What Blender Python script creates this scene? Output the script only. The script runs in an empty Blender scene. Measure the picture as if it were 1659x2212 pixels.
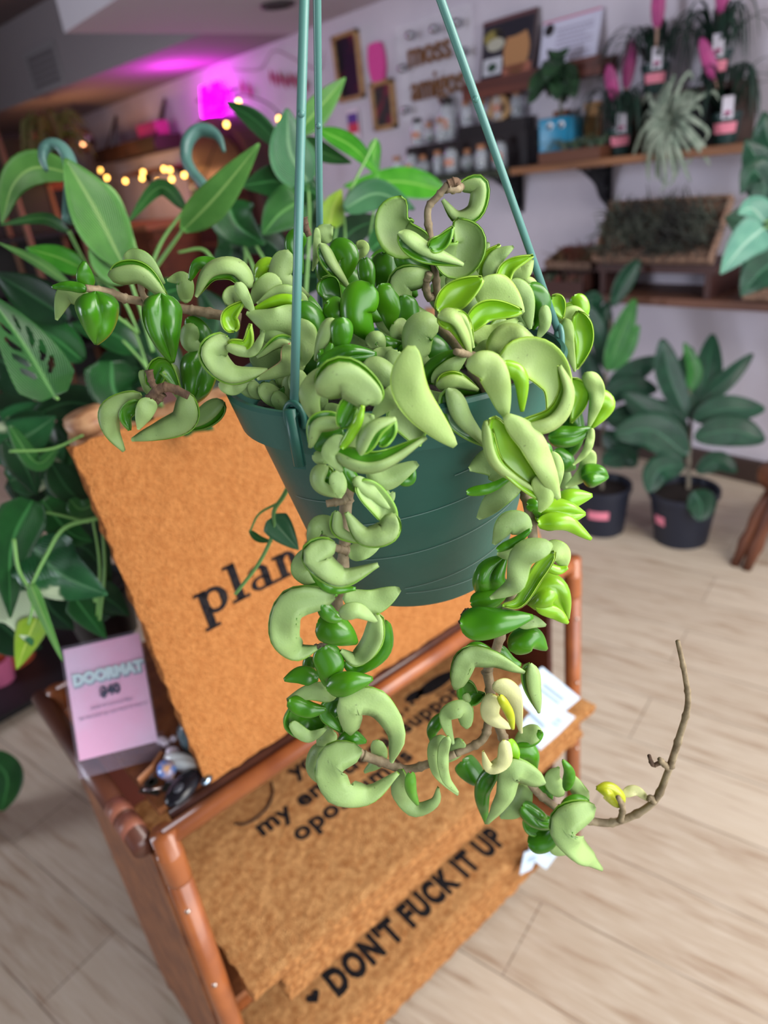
import bpy, bmesh, math, random
from math import sin, cos, pi, radians, sqrt
from mathutils import Vector, Matrix, noise
random.seed(7)
SC = bpy.context.scene
COL = SC.collection

# ------------------------------------------------------------ camera
FPX, PITCH, HEAD, CAMZ = 1533.0, radians(25.8), radians(37.8), 1.43
LAT = Vector((cos(HEAD), -sin(HEAD), 0)); FWD = Vector((sin(HEAD), cos(HEAD), 0)); UPZ = Vector((0, 0, 1))
VF = FWD*cos(PITCH) - UPZ*sin(PITCH)
VD = -FWD*sin(PITCH) - UPZ*cos(PITCH)
IR = (LAT*.9916 + VD*.1295).normalized()
ID = (VD*.9916 - LAT*.1295).normalized()
CP = Vector((0, 0, CAMZ))
cam_d = bpy.data.cameras.new('camera'); cam = bpy.data.objects.new('camera', cam_d); COL.objects.link(cam)
m = Matrix((IR, -ID, -VF)).transposed().to_4x4(); m.translation = CP
cam.matrix_world = m
cam_d.sensor_fit = 'VERTICAL'; cam_d.sensor_height = 36.0; cam_d.sensor_width = 36.0
cam_d.lens = FPX/2212*36
cam_d.clip_start = .02; cam_d.clip_end = 60
cam_d.dof.use_dof = True; cam_d.dof.focus_distance = .41; cam_d.dof.aperture_fstop = 5.6
SC.camera = cam

# ------------------------------------------------------------ light, world, exposure
SC.view_settings.view_transform = 'Standard'; SC.view_settings.look = 'None'
SC.view_settings.gamma = 1; SC.view_settings.use_curve_mapping = False
SC.view_settings.exposure = 0.0
w = bpy.data.worlds.new('world'); SC.world = w; w.use_nodes = True
w.node_tree.nodes['Background'].inputs[0].default_value = (.62, .72, .9, 1)
w.node_tree.nodes['Background'].inputs[1].default_value = 1.0

def area(name, loc, target, sx, sy, power, color):
    d = bpy.data.lights.new(name, 'AREA'); d.shape = 'RECTANGLE'; d.size = sx; d.size_y = sy
    d.energy = power; d.color = color
    o = bpy.data.objects.new(name, d); COL.objects.link(o); o.location = loc
    o.rotation_euler = (Vector(target)-Vector(loc)).to_track_quat('-Z', 'Z').to_euler()
    return o
def point(name, loc, power, color, r=.05):
    d = bpy.data.lights.new(name, 'POINT'); d.energy = power; d.color = color; d.shadow_soft_size = r
    o = bpy.data.objects.new(name, d); COL.objects.link(o); o.location = loc
    return o
# daylight through the shop window behind the camera
area('window_daylight', (1.3, -3.6, 1.9), (1.2, 2.0, .8), 6.0, 3.2, 300, (.97, .98, 1.0))
area('overhead_fill', (1.35, -.6, 2.17), (.8, .7, .2), 1.3, 1.0, 50, (1.0, .95, .9))  # unseen overhead fill, added to brighten the mats and floor
area('side_fill', (-3.42, 3.3, 1.55), (3, 1.8, 1.1), 2.6, 1.5, 90, (.82, .87, 1.0)).data.spread = radians(115)  # fill light added at the left to lift the right wall and back

# ------------------------------------------------------------ helpers
def lin(c):
    return tuple((v/255/12.92 if v/255 <= .04045 else ((v/255+.055)/1.055)**2.4) for v in c)
def at(x, y, d):
    return CP + (VF*FPX + IR*(x-829.5) + ID*(y-1106))*(d/FPX)
def rayv(x, y):
    return VF*FPX + IR*(x-829.5) + ID*(y-1106)
def onp(x, y, ax, val):
    r = rayv(x, y); return CP + r*((val-CP[ax])/r[ax])
def atg(x, y, g):
    r = rayv(x, y); return CP + r*(g/r.dot(FWD))

def mat(name, col, rough=.6, col2=None, scale=20, bump=0, bscale=None, spec=.5, metal=0, sss=0, coat=0,
        trans=0, emit=None, estr=0, detail=4, stretch=None, alpha=1, ior=1.45, lo=.38, hi=.62):
    M = bpy.data.materials.new(name); M.use_nodes = True
    nt = M.node_tree; b = nt.nodes['Principled BSDF']; I = b.inputs
    I['Base Color'].default_value = (*lin(col), 1); I['Roughness'].default_value = rough
    I['Specular IOR Level'].default_value = spec; I['Metallic'].default_value = metal
    I['Coat Weight'].default_value = coat; I['Coat Roughness'].default_value = .12
    I['Transmission Weight'].default_value = trans; I['IOR'].default_value = ior
    I['Alpha'].default_value = alpha
    if sss:
        I['Subsurface Weight'].default_value = sss; I['Subsurface Radius'].default_value = (.004, .006, .002)
        I['Subsurface Scale'].default_value = 1
    if emit:
        I['Emission Color'].default_value = (*lin(emit), 1); I['Emission Strength'].default_value = estr
    if col2 or bump:
        tc = nt.nodes.new('ShaderNodeTexCoord'); mp = nt.nodes.new('ShaderNodeMapping')
        nt.links.new(tc.outputs['Object'], mp.inputs[0])
        if stretch: mp.inputs['Scale'].default_value = stretch
        nz = nt.nodes.new('ShaderNodeTexNoise'); nz.inputs['Scale'].default_value = scale; nz.inputs['Detail'].default_value = detail
        nt.links.new(mp.outputs[0], nz.inputs['Vector'])
        if col2:
            r = nt.nodes.new('ShaderNodeValToRGB'); r.color_ramp.elements[0].position = lo; r.color_ramp.elements[1].position = hi
            r.color_ramp.elements[0].color = (*lin(col2), 1); r.color_ramp.elements[1].color = (*lin(col), 1)
            nt.links.new(nz.outputs[0], r.inputs[0]); nt.links.new(r.outputs[0], I['Base Color'])
        if bump:
            if bscale:
                n2 = nt.nodes.new('ShaderNodeTexNoise'); n2.inputs['Scale'].default_value = bscale; n2.inputs['Detail'].default_value = 3
                nt.links.new(mp.outputs[0], n2.inputs['Vector'])
            else: n2 = nz
            bp = nt.nodes.new('ShaderNodeBump'); bp.inputs['Strength'].default_value = bump; bp.inputs['Distance'].default_value = .01
            nt.links.new(n2.outputs[0], bp.inputs['Height']); nt.links.new(bp.outputs[0], I['Normal'])
    return M

class MB:
    def __init__(s): s.v = []; s.f = []; s.mi = []; s.uv = []
    def add(s, vs, fs, mi=0, uv=None):
        o = len(s.v); s.v += [Vector(p) for p in vs]
        for f in fs: s.f.append(tuple(i+o for i in f)); s.mi.append(mi)
        s.uv += (uv if uv else [(0, 0)]*len(vs))
        return s
    def box(s, c, sz, R=None, mi=0, bev=0):
        bm = bmesh.new(); bmesh.ops.create_cube(bm, size=1)
        for v in bm.verts: v.co = Vector((v.co.x*sz[0], v.co.y*sz[1], v.co.z*sz[2]))
        if bev: bmesh.ops.bevel(bm, geom=bm.edges[:], offset=bev, segments=2, profile=.5, affect='EDGES')
        return s.bm(bm, c, R, mi)
    def bm(s, bm, c=(0, 0, 0), R=None, mi=0):
        bm.verts.index_update()
        vs = [((R @ v.co) if R else v.co) + Vector(c) for v in bm.verts]
        s.add(vs, [[v.index for v in f.verts] for f in bm.faces], mi); bm.free(); return s
    def ball(s, c, r, sz=(1, 1, 1), R=None, mi=0, u=14, v=9):
        bm = bmesh.new(); bmesh.ops.create_uvsphere(bm, u_segments=u, v_segments=v, radius=r)
        for q in bm.verts: q.co = Vector((q.co.x*sz[0], q.co.y*sz[1], q.co.z*sz[2]))
        return s.bm(bm, c, R, mi)
    def tube(s, pts, rad, n=10, mi=0, cap=True, flat=1.0):
        pts = [Vector(p) for p in pts]; k = len(pts)
        if not hasattr(rad, '__len__'): rad = [rad]*k
        vs = []; fs = []; up = None
        for i, p in enumerate(pts):
            t = (pts[min(i+1, k-1)] - pts[max(i-1, 0)]).normalized()
            if up is None:
                up = Vector((0, 0, 1)) if abs(t.z) < .9 else Vector((1, 0, 0))
            a = (up - t*up.dot(t)).normalized(); b = t.cross(a); up = a
            for j in range(n):
                an = 2*pi*j/n; vs.append(p + a*(rad[i]*cos(an)) + b*(rad[i]*flat*sin(an)))
        for i in range(k-1):
            for j in range(n):
                fs.append((i*n+j, i*n+(j+1) % n, (i+1)*n+(j+1) % n, (i+1)*n+j))
        if cap:
            fs.append(tuple(range(n))[::-1]); fs.append(tuple((k-1)*n+j for j in range(n)))
        return s.add(vs, fs, mi)
    def lathe(s, prof, c=(0, 0, 0), n=40, mi=0, R=None):
        vs = []; fs = []
        for (r, z) in prof:
            for j in range(n):
                p = Vector((r*cos(2*pi*j/n), r*sin(2*pi*j/n), z)); vs.append(((R @ p) if R else p)+Vector(c))
        for i in range(len(prof)-1):
            for j in range(n):
                fs.append((i*n+j, i*n+(j+1) % n, (i+1)*n+(j+1) % n, (i+1)*n+j))
        if prof[0][0] > 1e-6: fs.append(tuple(range(n))[::-1])
        if prof[-1][0] > 1e-6: fs.append(tuple((len(prof)-1)*n+j for j in range(n)))
        return s.add(vs, fs, mi)
    def prism(s, poly, c, X, Y, d, mi=0):
        """outline poly (2-D) in the plane X,Y at c, extruded by vector d"""
        c = Vector(c); n = len(poly); vs = [c+X*p[0]+Y*p[1] for p in poly]; vs += [v+d for v in vs]
        fs = [tuple(range(n))[::-1], tuple(range(n, 2*n))] + [(i, (i+1) % n, n+(i+1) % n, n+i) for i in range(n)]
        return s.add(vs, fs, mi)
    def merge(s, o):
        k = len(s.v); s.v += o.v; s.uv += o.uv; s.mi += o.mi
        s.f += [tuple(i+k for i in f) for f in o.f]; return s

def obj(name, mb, mats, parent=None, smooth=False, world=True):
    me = bpy.data.meshes.new(name)
    off = Vector((0, 0, 0))
    if parent is not None and world:
        off = Vector(parent.location)
        if parent.parent: off = off + Vector(parent.parent.location)
    me.from_pydata([tuple(v-off) for v in mb.v], [], mb.f)
    if not isinstance(mats, (list, tuple)): mats = [mats]
    for q in mats: me.materials.append(q)
    me.polygons.foreach_set('material_index', mb.mi)
    if smooth: me.polygons.foreach_set('use_smooth', [True]*len(mb.f))
    ul = me.uv_layers.new(name='UVMap')
    for lp in me.loops: ul.data[lp.index].uv = mb.uv[lp.vertex_index]
    me.update()
    if smooth == 'auto':
        me.set_sharp_from_angle(angle=radians(40))
    o = bpy.data.objects.new(name, me); COL.objects.link(o)
    if parent is not None: o.parent = parent
    return o
def thing(name, label, cat, loc=(0, 0, 0), rz=0, group=None):
    o = bpy.data.objects.new(name, None); COL.objects.link(o); o.empty_display_size = .05
    o.location = loc; o.rotation_euler = (0, 0, rz)
    return tag(o, label, cat, group)
def tag(o, label, cat, group=None):
    o['label'] = label; o['category'] = cat
    if group: o['group'] = group
    return o
def struct(name, mb, mats, **k):
    o = obj(name, mb, mats, **k); o['kind'] = 'structure'; return o
def dup(root, loc, rz=None, label=None):
    r = root.copy(); COL.objects.link(r); r.location = loc
    if rz is not None: r.rotation_euler = (0, 0, rz)
    if label: r['label'] = label
    for ch in root.children:
        c = ch.copy(); COL.objects.link(c); c.parent = r
        for g in ch.children:
            d = g.copy(); COL.objects.link(d); d.parent = c
    return r
def text_mb(body, size, O, X, Y, depth=.0006, align='LEFT', sx=1.0, bold=0.0, space=1.0, mi=0):
    """lettering in the plane X,Y at O"""
    cu = bpy.data.curves.new('lettering', 'FONT'); cu.body = body; cu.size = size; cu.align_x = align
    cu.extrude = depth; cu.offset = bold; cu.space_character = space; cu.resolution_u = 3
    o = bpy.data.objects.new('lettering', cu); COL.objects.link(o)
    dg = bpy.context.evaluated_depsgraph_get(); me = bpy.data.meshes.new_from_object(o.evaluated_get(dg))
    N = X.cross(Y)
    mb = MB().add([Vector(O)+X*(v.co.x*sx)+Y*v.co.y+N*v.co.z for v in me.vertices], [tuple(p.vertices) for p in me.polygons], mi)
    bpy.data.objects.remove(o); bpy.data.curves.remove(cu); bpy.data.meshes.remove(me)
    return mb
def catmull(P, n):
    P = [Vector(p) for p in P]
    if len(P) == 2: P = [P[0], (P[0]+P[1])/2, P[1]]
    Q = [P[0]*2-P[1]] + P + [P[-1]*2-P[-2]]
    seg = len(P)-1; out = []
    for i in range(n):
        u = i/(n-1)*seg; k = min(int(u), seg-1); t = u-k
        a, b, c, d = Q[k:k+4]
        out.append(.5*((2*b) + (c-a)*t + (2*a-5*b+4*c-d)*t*t + (3*b-a-3*c+d)*t**3))
    return out
X3, Y3, Z3 = Vector((1, 0, 0)), Vector((0, 1, 0)), Vector((0, 0, 1))
def rotz(a): return Matrix.Rotation(a, 3, 'Z')
def frame_from(n, up=Z3):
    """rotation whose local z is n"""
    n = n.normalized(); x = up.cross(n)
    if x.length < 1e-4: x = X3.copy()
    x.normalize(); y = n.cross(x)
    return Matrix((x, y, n)).transposed()

# ------------------------------------------------------------ leaf builder
def leaf(mb, P, hw, kind, sgn=1, roll=0, bow=0, nf=.72, thick=.0018, nt=18, ns=12, prof='hoya', wave=.0, ph=0,
         holes=None, mis=(0, 1, 2), curl=0, viewer=None, dent=0):
    viewer = viewer or CP
    C = catmull(P, nt)
    lo_view = kind in 'PFQSl'       # the lower (pale) face is turned to the viewer
    Pn = [[None]*(ns+1) for _ in range(nt)]
    for i, p in enumerate(C):
        t = i/(nt-1)
        T = (C[min(i+1, nt-1)]-C[max(i-1, 0)]).normalized()
        n0 = (viewer-p).normalized(); B = n0.cross(T)
        if B.length < 1e-5: B = n0.orthogonal()
        B.normalize(); N = T.cross(B)
        a = radians(roll[0]+(roll[1]-roll[0])*t if hasattr(roll, '__len__') else roll)
        B, N = B*cos(a)+N*sin(a), N*cos(a)-B*sin(a)
        if prof == 'hoya':
            wd = sqrt(max(0, 1-(1-min(1, t/.3))**2)) if t < .3 else cos((t-.3)/.7*pi/2)**.8
            wd = max(wd, .06)
        elif prof == 'lance':
            wd = max(.03, sin(pi*min(1, t*.96+.02)**.75)**.9)
        elif prof == 'heart':
            wd = max(.04, (min(1, (t+.06)/.22))**.6*cos(max(0, t-.2)/.8*pi/2)**.85)
        elif prof == 'oval':
            wd = max(.03, sin(pi*min(1, t*.97+.015)**.9)**.65)
        elif prof == 'strap':
            wd = max(.04, (1-t)**.6*min(1, .5+t*4))
        c = p + N*(bow*sin(pi*t))
        for j in range(ns+1):
            s = -1+2*j/ns; u = abs(s)
            if kind == 'C': f = 1.2; b = sin(f*s)/sin(f); n = (1-cos(f*s))/sin(f)*.9
            elif kind == 'Q': f = 1.0; b = sin(f*s)/sin(f); n = (1-cos(f*s))/sin(f)
            elif kind == 'P': f = (1.2, .72)[(s*(1 if sin(ph*7) > 0 else -1)) > 0]; b = sin(f*s)/sin(f); n = -(1-cos(f*s))/sin(f)*(1 if f > 1 else .7)
            elif kind == 'G': f = 1.35; b = sin(f*s)/sin(f); n = -(1-cos(f*s))/sin(f)*.9
            elif kind in 'F': f = .7; b = sin(f*s)/sin(f); n = -(1-cos(f*s))/sin(f)*.8
            elif kind == 'B':
                b = s*(1-.1*u*u); n = .26*(1-u*u) + (.24+.16*sin(8*t+ph+(1.7 if s > 0 else 0)))*sin(pi*min(1, u*.92))**.9 - .5*u**5
            elif kind == 'S':
                e = 2*nf-1
                if s >= 0: b = -1+(e+1)*(sin(u*pi/2)**.85 if u > 0 else 0); n = (.62 if nf < .8 else .44)*sin(pi*(u*.9))**.8
                else: b = -1+2*(sin(u*pi/2)**.85); n = -.38*sin(pi*u*.85)
            elif kind == 'L': b = s; n = .28*u-.12*u*u
            elif kind == 'l': b = s; n = -.28*u+.12*u*u
            else: b = s; n = 0
            if kind == 'S' and sgn < 0: b = -b
            n += wave*u*u*sin(2*pi*(1.6*t)+ph+(pi if s < 0 else 0)*.7)
            n += curl*u*u*t
            q = c + B*(b*hw*wd) + N*(n*hw*wd)
            if dent: q = q + N*(hw*dent*min(1, wd*1.3)*noise.noise(q*(.55/hw)+Vector((ph, 0, 0))))
            Pn[i][j] = q
    up = -1 if lo_view else 1
    if kind == 'S' and sgn < 0: up = -up
    top = []; bot = []; uvs = []
    for i in range(nt):
        for j in range(ns+1):
            a = Pn[min(i+1, nt-1)][j]-Pn[max(i-1, 0)][j]; b = Pn[i][min(j+1, ns)]-Pn[i][max(j-1, 0)]
            n = a.cross(b)
            if n.length < 1e-12: n = Vector((0, 0, 1))
            n.normalize()
            th = thick*(.45 if j in (0, ns) else 1)
            top.append(Pn[i][j]+n*(up*th/2)); bot.append(Pn[i][j]-n*(up*th/2)); uvs.append((-1+2*j/ns, i/(nt-1)))
    k = ns+1; N_ = nt*k; V = top+bot
    fu, fl, fr = [], [], []
    skip = set()
    if holes:
        for i in range(nt-1):
            for j in range(ns):
                t = (i+.5)/(nt-1); s = -1+2*(j+.5)/ns
                for (ht, hs, rt, rs, sl) in holes:
                    tt = t-ht-sl*(abs(s)-abs(hs))
                    if (tt/rt)**2+((s-hs)/rs)**2 < 1: skip.add((i, j))
    for i in range(nt-1):
        for j in range(ns):
            if (i, j) in skip: continue
            q = (i*k+j, i*k+j+1, (i+1)*k+j+1, (i+1)*k+j)
            if up > 0: q = q[::-1]
            q = q[::-1]
            fu.append(q); fl.append(tuple(x+N_ for x in q)[::-1])
        for j in (0, ns):
            a, b = i*k+j, (i+1)*k+j
            fr.append((a, b, b+N_, a+N_))
    for j in range(ns):
        for i in (0, nt-1):
            a, b = i*k+j, i*k+j+1; fr.append((a, b, b+N_, a+N_))
    o = len(mb.v); mb.v += V; mb.uv += uvs+uvs
    for lst, mi in ((fu, mis[0]), (fl, mis[1]), (fr, mis[2])):
        for q in lst: mb.f.append(tuple(x+o for x in q)); mb.mi.append(mi)
    return mb

def leaf_mat(name, col, col2, vein=None, rough=.35, vk=16, vs=1.6, spec=.5, coat=0, sss=.0, midw=.05, veinmix=.35, blotch=None, bump=.45, trl=.12, edge=None, grain=0):
    """leaf blade: base colour noise, paler midrib and side veins from the blade's own UV"""
    M = bpy.data.materials.new(name); M.use_nodes = True; nt = M.node_tree; L = nt.links
    b = nt.nodes['Principled BSDF']; I = b.inputs
    I['Roughness'].default_value = rough; I['Specular IOR Level'].default_value = spec; I['Coat Weight'].default_value = coat; I['Coat Roughness'].default_value = .15
    if sss:
        I['Subsurface Weight'].default_value = sss; I['Subsurface Radius'].default_value = (.003, .005, .001); I['Subsurface Scale'].default_value = 1
    nd = nt.nodes.new
    tc = nd('ShaderNodeTexCoord')
    nz = nd('ShaderNodeTexNoise'); nz.inputs['Scale'].default_value = 28; nz.inputs['Detail'].default_value = 3
    L.new(tc.outputs['Object'], nz.inputs['Vector'])
    r = nd('ShaderNodeValToRGB'); r.color_ramp.elements[0].position = .35; r.color_ramp.elements[1].position = .68
    r.color_ramp.elements[0].color = (*lin(col), 1); r.color_ramp.elements[1].color = (*lin(col2), 1)
    L.new(nz.outputs[0], r.inputs[0]); out = r.outputs[0]
    oi = nd('ShaderNodeObjectInfo'); hs = nd('ShaderNodeHueSaturation')
    mr = nd('ShaderNodeMapRange'); mr.inputs['To Min'].default_value = .86; mr.inputs['To Max'].default_value = 1.14
    L.new(oi.outputs['Random'], mr.inputs['Value']); L.new(mr.outputs[0], hs.inputs['Value']); L.new(out, hs.inputs['Color']); out = hs.outputs[0]
    def mixc(fac, a, col):
        mx = nd('ShaderNodeMix'); mx.data_type = 'RGBA'; L.new(fac, mx.inputs['Factor']); L.new(a, mx.inputs[6]); mx.inputs[7].default_value = (*lin(col), 1)
        return mx.outputs[2]
    if vein:
        sp = nd('ShaderNodeSeparateXYZ'); L.new(tc.outputs['UV'], sp.inputs[0])
        ab = nd('ShaderNodeMath'); ab.operation = 'ABSOLUTE'; L.new(sp.outputs[0], ab.inputs[0])
        a1 = nd('ShaderNodeMath'); a1.operation = 'MULTIPLY_ADD'; L.new(ab.outputs[0], a1.inputs[0]); a1.inputs[1].default_value = -vs/ vk*2.2
        L.new(sp.outputs[1], a1.inputs[2])
        a2 = nd('ShaderNodeMath'); a2.operation = 'MULTIPLY'; L.new(a1.outputs[0], a2.inputs[0]); a2.inputs[1].default_value = vk*2*pi
        a3 = nd('ShaderNodeMath'); a3.operation = 'SINE'; L.new(a2.outputs[0], a3.inputs[0])
        rv = nd('ShaderNodeMapRange'); rv.inputs['From Min'].default_value = .55; rv.inputs['From Max'].default_value = 1; rv.inputs['To Max'].default_value = veinmix
        L.new(a3.outputs[0], rv.inputs['Value']); out = mixc(rv.outputs[0], out, vein)
        rm = nd('ShaderNodeMapRange'); rm.inputs['From Min'].default_value = midw; rm.inputs['From Max'].default_value = midw*2; rm.inputs['To Min'].default_value = .9; rm.inputs['To Max'].default_value = 0
        L.new(ab.outputs[0], rm.inputs['Value']); out = mixc(rm.outputs[0], out, vein)
        bp = nd('ShaderNodeBump'); bp.inputs['Strength'].default_value = bump; bp.inputs['Distance'].default_value = .004; bp.invert = True
        L.new(a3.outputs[0], bp.inputs['Height']); L.new(bp.outputs[0], I['Normal'])
    if edge:
        sp = nd('ShaderNodeSeparateXYZ'); L.new(tc.outputs['UV'], sp.inputs[0])
        ab = nd('ShaderNodeMath'); ab.operation = 'ABSOLUTE'; L.new(sp.outputs[0], ab.inputs[0])
        rm = nd('ShaderNodeMapRange'); rm.inputs['From Min'].default_value = .8; rm.inputs['From Max'].default_value = 1.0; rm.inputs['To Max'].default_value = .8
        L.new(ab.outputs[0], rm.inputs['Value']); out = mixc(rm.outputs[0], out, edge)
        n4 = nd('ShaderNodeTexNoise'); n4.inputs['Scale'].default_value = 420; n4.inputs['Detail'].default_value = 2; L.new(tc.outputs['Object'], n4.inputs['Vector'])
        r4 = nd('ShaderNodeMapRange'); r4.inputs['From Min'].default_value = .70; r4.inputs['From Max'].default_value = .76; r4.inputs['To Max'].default_value = .45
        L.new(n4.outputs[0], r4.inputs['Value']); out = mixc(r4.outputs[0], out, (96, 104, 66))
    if grain:
        n5 = nd('ShaderNodeTexNoise'); n5.inputs['Scale'].default_value = 900; L.new(tc.outputs['Object'], n5.inputs['Vector'])
        b5 = nd('ShaderNodeBump'); b5.inputs['Strength'].default_value = grain; b5.inputs['Distance'].default_value = .001
        L.new(n5.outputs[0], b5.inputs['Height']); L.new(b5.outputs[0], I['Normal'])
    if blotch:
        n2 = nd('ShaderNodeTexNoise'); n2.inputs['Scale'].default_value = 11; n2.inputs['Detail'].default_value = 4; L.new(tc.outputs['Object'], n2.inputs['Vector'])
        rr = nd('ShaderNodeMapRange'); rr.inputs['From Min'].default_value = blotch[1]; rr.inputs['From Max'].default_value = blotch[1]+.03
        L.new(n2.outputs[0], rr.inputs['Value']); out = mixc(rr.outputs[0], out, blotch[0])
    L.new(out, I['Base Color'])
    if trl:
        tr = nd('ShaderNodeBsdfTranslucent'); L.new(out, tr.inputs[0])
        ms = nd('ShaderNodeMixShader'); ms.inputs[0].default_value = trl
        L.new(b.outputs[0], ms.inputs[1]); L.new(tr.outputs[0], ms.inputs[2]); L.new(ms.outputs[0], nt.nodes['Material Output'].inputs[0])
    return M

# ------------------------------------------------------------ the room
M_wall = mat('wall_paint', (205, 198, 208), .85, (196, 189, 200), 3)
M_ceil = mat('ceiling_paint', (190, 184, 190), .9)
M_dark = mat('back_wall_paint', (96, 82, 84), .9, (80, 68, 70), 2)
def floor_mat():
    M = bpy.data.materials.new('oak_plank_floor'); M.use_nodes = True; nt = M.node_tree; L = nt.links; nd = nt.nodes.new
    b = nt.nodes['Principled BSDF']; b.inputs['Roughness'].default_value = .5; b.inputs['Specular IOR Level'].default_value = .35
    tc = nd('ShaderNodeTexCoord'); mp = nd('ShaderNodeMapping'); mp.inputs['Rotation'].default_value = (0, 0, radians(77))
    L.new(tc.outputs['Object'], mp.inputs[0])
    br = nd('ShaderNodeTexBrick'); br.inputs['Scale'].default_value = 1; br.inputs['Brick Width'].default_value = 1.2; br.inputs['Row Height'].default_value = .18
    br.inputs['Mortar Size'].default_value = .0018; br.inputs['Mortar Smooth'].default_value = .3; br.offset = .37
    br.inputs['Color1'].default_value = (*lin((202, 187, 166)), 1); br.inputs['Color2'].default_value = (*lin((186, 169, 148)), 1); br.inputs['Mortar'].default_value = (*lin((130, 112, 96)), 1)
    L.new(mp.outputs[0], br.inputs['Vector'])
    m2 = nd('ShaderNodeMapping'); m2.inputs['Scale'].default_value = (1.2, 14, 1); L.new(mp.outputs[0], m2.inputs[0])
    nz = nd('ShaderNodeTexNoise'); nz.inputs['Scale'].default_value = 3.2; nz.inputs['Detail'].default_value = 6; nz.inputs['Distortion'].default_value = .8; L.new(m2.outputs[0], nz.inputs['Vector'])
    r = nd('ShaderNodeMapRange'); r.inputs['From Min'].default_value = .5; r.inputs['From Max'].default_value = .72; r.inputs['To Max'].default_value = .75
    L.new(nz.outputs[0], r.inputs['Value'])
    mx = nd('ShaderNodeMix'); mx.data_type = 'RGBA'; L.new(r.outputs[0], mx.inputs['Factor']); L.new(br.outputs[0], mx.inputs[6]); mx.inputs[7].default_value = (*lin((150, 120, 94)), 1)
    n3 = nd('ShaderNodeTexNoise'); n3.inputs['Scale'].default_value = 9; n3.inputs['Detail'].default_value = 6; L.new(m2.outputs[0], n3.inputs['Vector'])
    r3 = nd('ShaderNodeMapRange'); r3.inputs['From Min'].default_value = .45; r3.inputs['From Max'].default_value = .7; r3.inputs['To Max'].default_value = .5
    L.new(n3.outputs[0], r3.inputs['Value'])
    m3 = nd('ShaderNodeMix'); m3.data_type = 'RGBA'; L.new(r3.outputs[0], m3.inputs['Factor']); L.new(mx.outputs[2], m3.inputs[6]); m3.inputs[7].default_value = (*lin((214, 203, 186)), 1)
    L.new(m3.outputs[2], b.inputs['Base Color'])
    return M
struct('floor', MB().box((0, 4, -.05), (7.2, 12, .1)), floor_mat())
struct('wall_right', MB().box((3.06, 4, 1.35), (.12, 12, 2.7)), M_wall)
struct('wall_back', MB().box((0, 9.06, 1.35), (7, .12, 2.7)), M_dark)
struct('wall_left', MB().box((-3.56, 4.6, 1.35), (.12, 9, 2.7)), M_dark)
w2 = MB()
for y in (1.95, 3.3, 4.65): w2.box((-3.46, y, 1.55), (.06, .06, 1.66))
for z in (.75, 2.35): w2.box((-3.46, 3.3, z), (.06, 2.76, .06))
struct('side_fill_frame', w2, mat('white_fill_frame', (210, 210, 214), .5))  # made-up frame bars, added around the unseen left fill light
struct('ceiling', MB().box((0, 4, 2.75), (7.2, 12, .1)), mat('dark_ceiling_paint', (118, 106, 108), .9))
struct('trim_1', MB().box((2.31, 1.32, 2.45), (1.38, 5.64, .5)), M_ceil)                       # dropped ceiling over the front of the shop
poly = [(2.39, 4.14), (3.0, 4.14), (3.0, 9.0), (1.86, 9.0)]
struct('trim_2', MB().prism(poly, (0, 0, 2.2), X3, Y3, Z3*.5), mat('soffit_paint', (150, 142, 146), .9))
struct('wall_front', MB().box((0, -1.36, .04), (7, .12, .18)).box((0, -1.36, 2.46), (7, .12, .5)).box((-2.4, -1.36, 1.3), (2.2, .12, 2.4)), M_wall)
wf = MB()
for x in (-1.25, .15, 1.6, 2.97): wf.box((x, -1.36, 1.17), (.05, .06, 2.08))
wf.box((.85, -1.36, .15), (4.3, .06, .05)).box((.85, -1.36, 2.19), (4.3, .06, .05))
struct('window_1', wf, mat('dark_window_metal', (40, 40, 42), .4))
struct('baseboard_right', MB().box((2.985, 4.2, .05), (.03, 9.6, .1)), mat('dark_baseboard', (62, 46, 40), .6))
# air grille on the soffit's face
g = onp(100, 150, 0, 2.18); sd = Vector((-.53, 4.86, 0)).normalized(); gx = 2.39-(g.y-4.14)*.109-.012
gt = thing('air_vent', 'pale slatted air vent on the grey soffit face at upper left', 'vent', (gx, g.y, g.z))
Rv = Matrix((sd, Vector((-sd.y, sd.x, 0)), Z3)).transposed()
M_vent = mat('vent_metal', (150, 146, 150), .6)
obj('frame', MB().box((gx, g.y, g.z+.12), (.5, .014, .03), Rv).box((gx, g.y, g.z-.12), (.5, .014, .03), Rv)
    .box(Vector((gx, g.y, g.z))+sd*.24, (.03, .014, .22), Rv).box(Vector((gx, g.y, g.z))-sd*.24, (.03, .014, .22), Rv), M_vent, gt)
for k in range(5):
    obj('slat', MB().box((gx, g.y, g.z-.08+.04*k), (.45, .008, .016), Rv), mat('vent_slat', (112, 106, 110), .7) if k == 0 else bpy.data.materials['vent_slat'], gt)
# recessed ceiling light (off)
c = onp(600, 8, 2, 2.2)
dl = thing('recessed_downlight', 'dark round recessed downlight in the ceiling at top of the photo', 'ceiling light', (c.x, c.y, 2.2))
obj('trim_ring', MB().lathe([(.085, -.001), (.085, -.012), (.066, -.012), (.062, -.002)], (c.x, c.y, 2.2)), mat('downlight_trim', (60, 54, 54), .5), dl, True)
obj('reflector', MB().lathe([(.062, -.003), (.045, -.0015), (0, -.0015)], (c.x, c.y, 2.2)), mat('downlight_black', (18, 16, 16), .4), dl, True)

# ------------------------------------------------------------ far back of the shop
M_black = mat('black_paint', (20, 18, 19), .6)
M_pole = mat('pale_wood_pole', (150, 112, 88), .6, (120, 84, 62), 12, stretch=(1, 1, .1))
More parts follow.
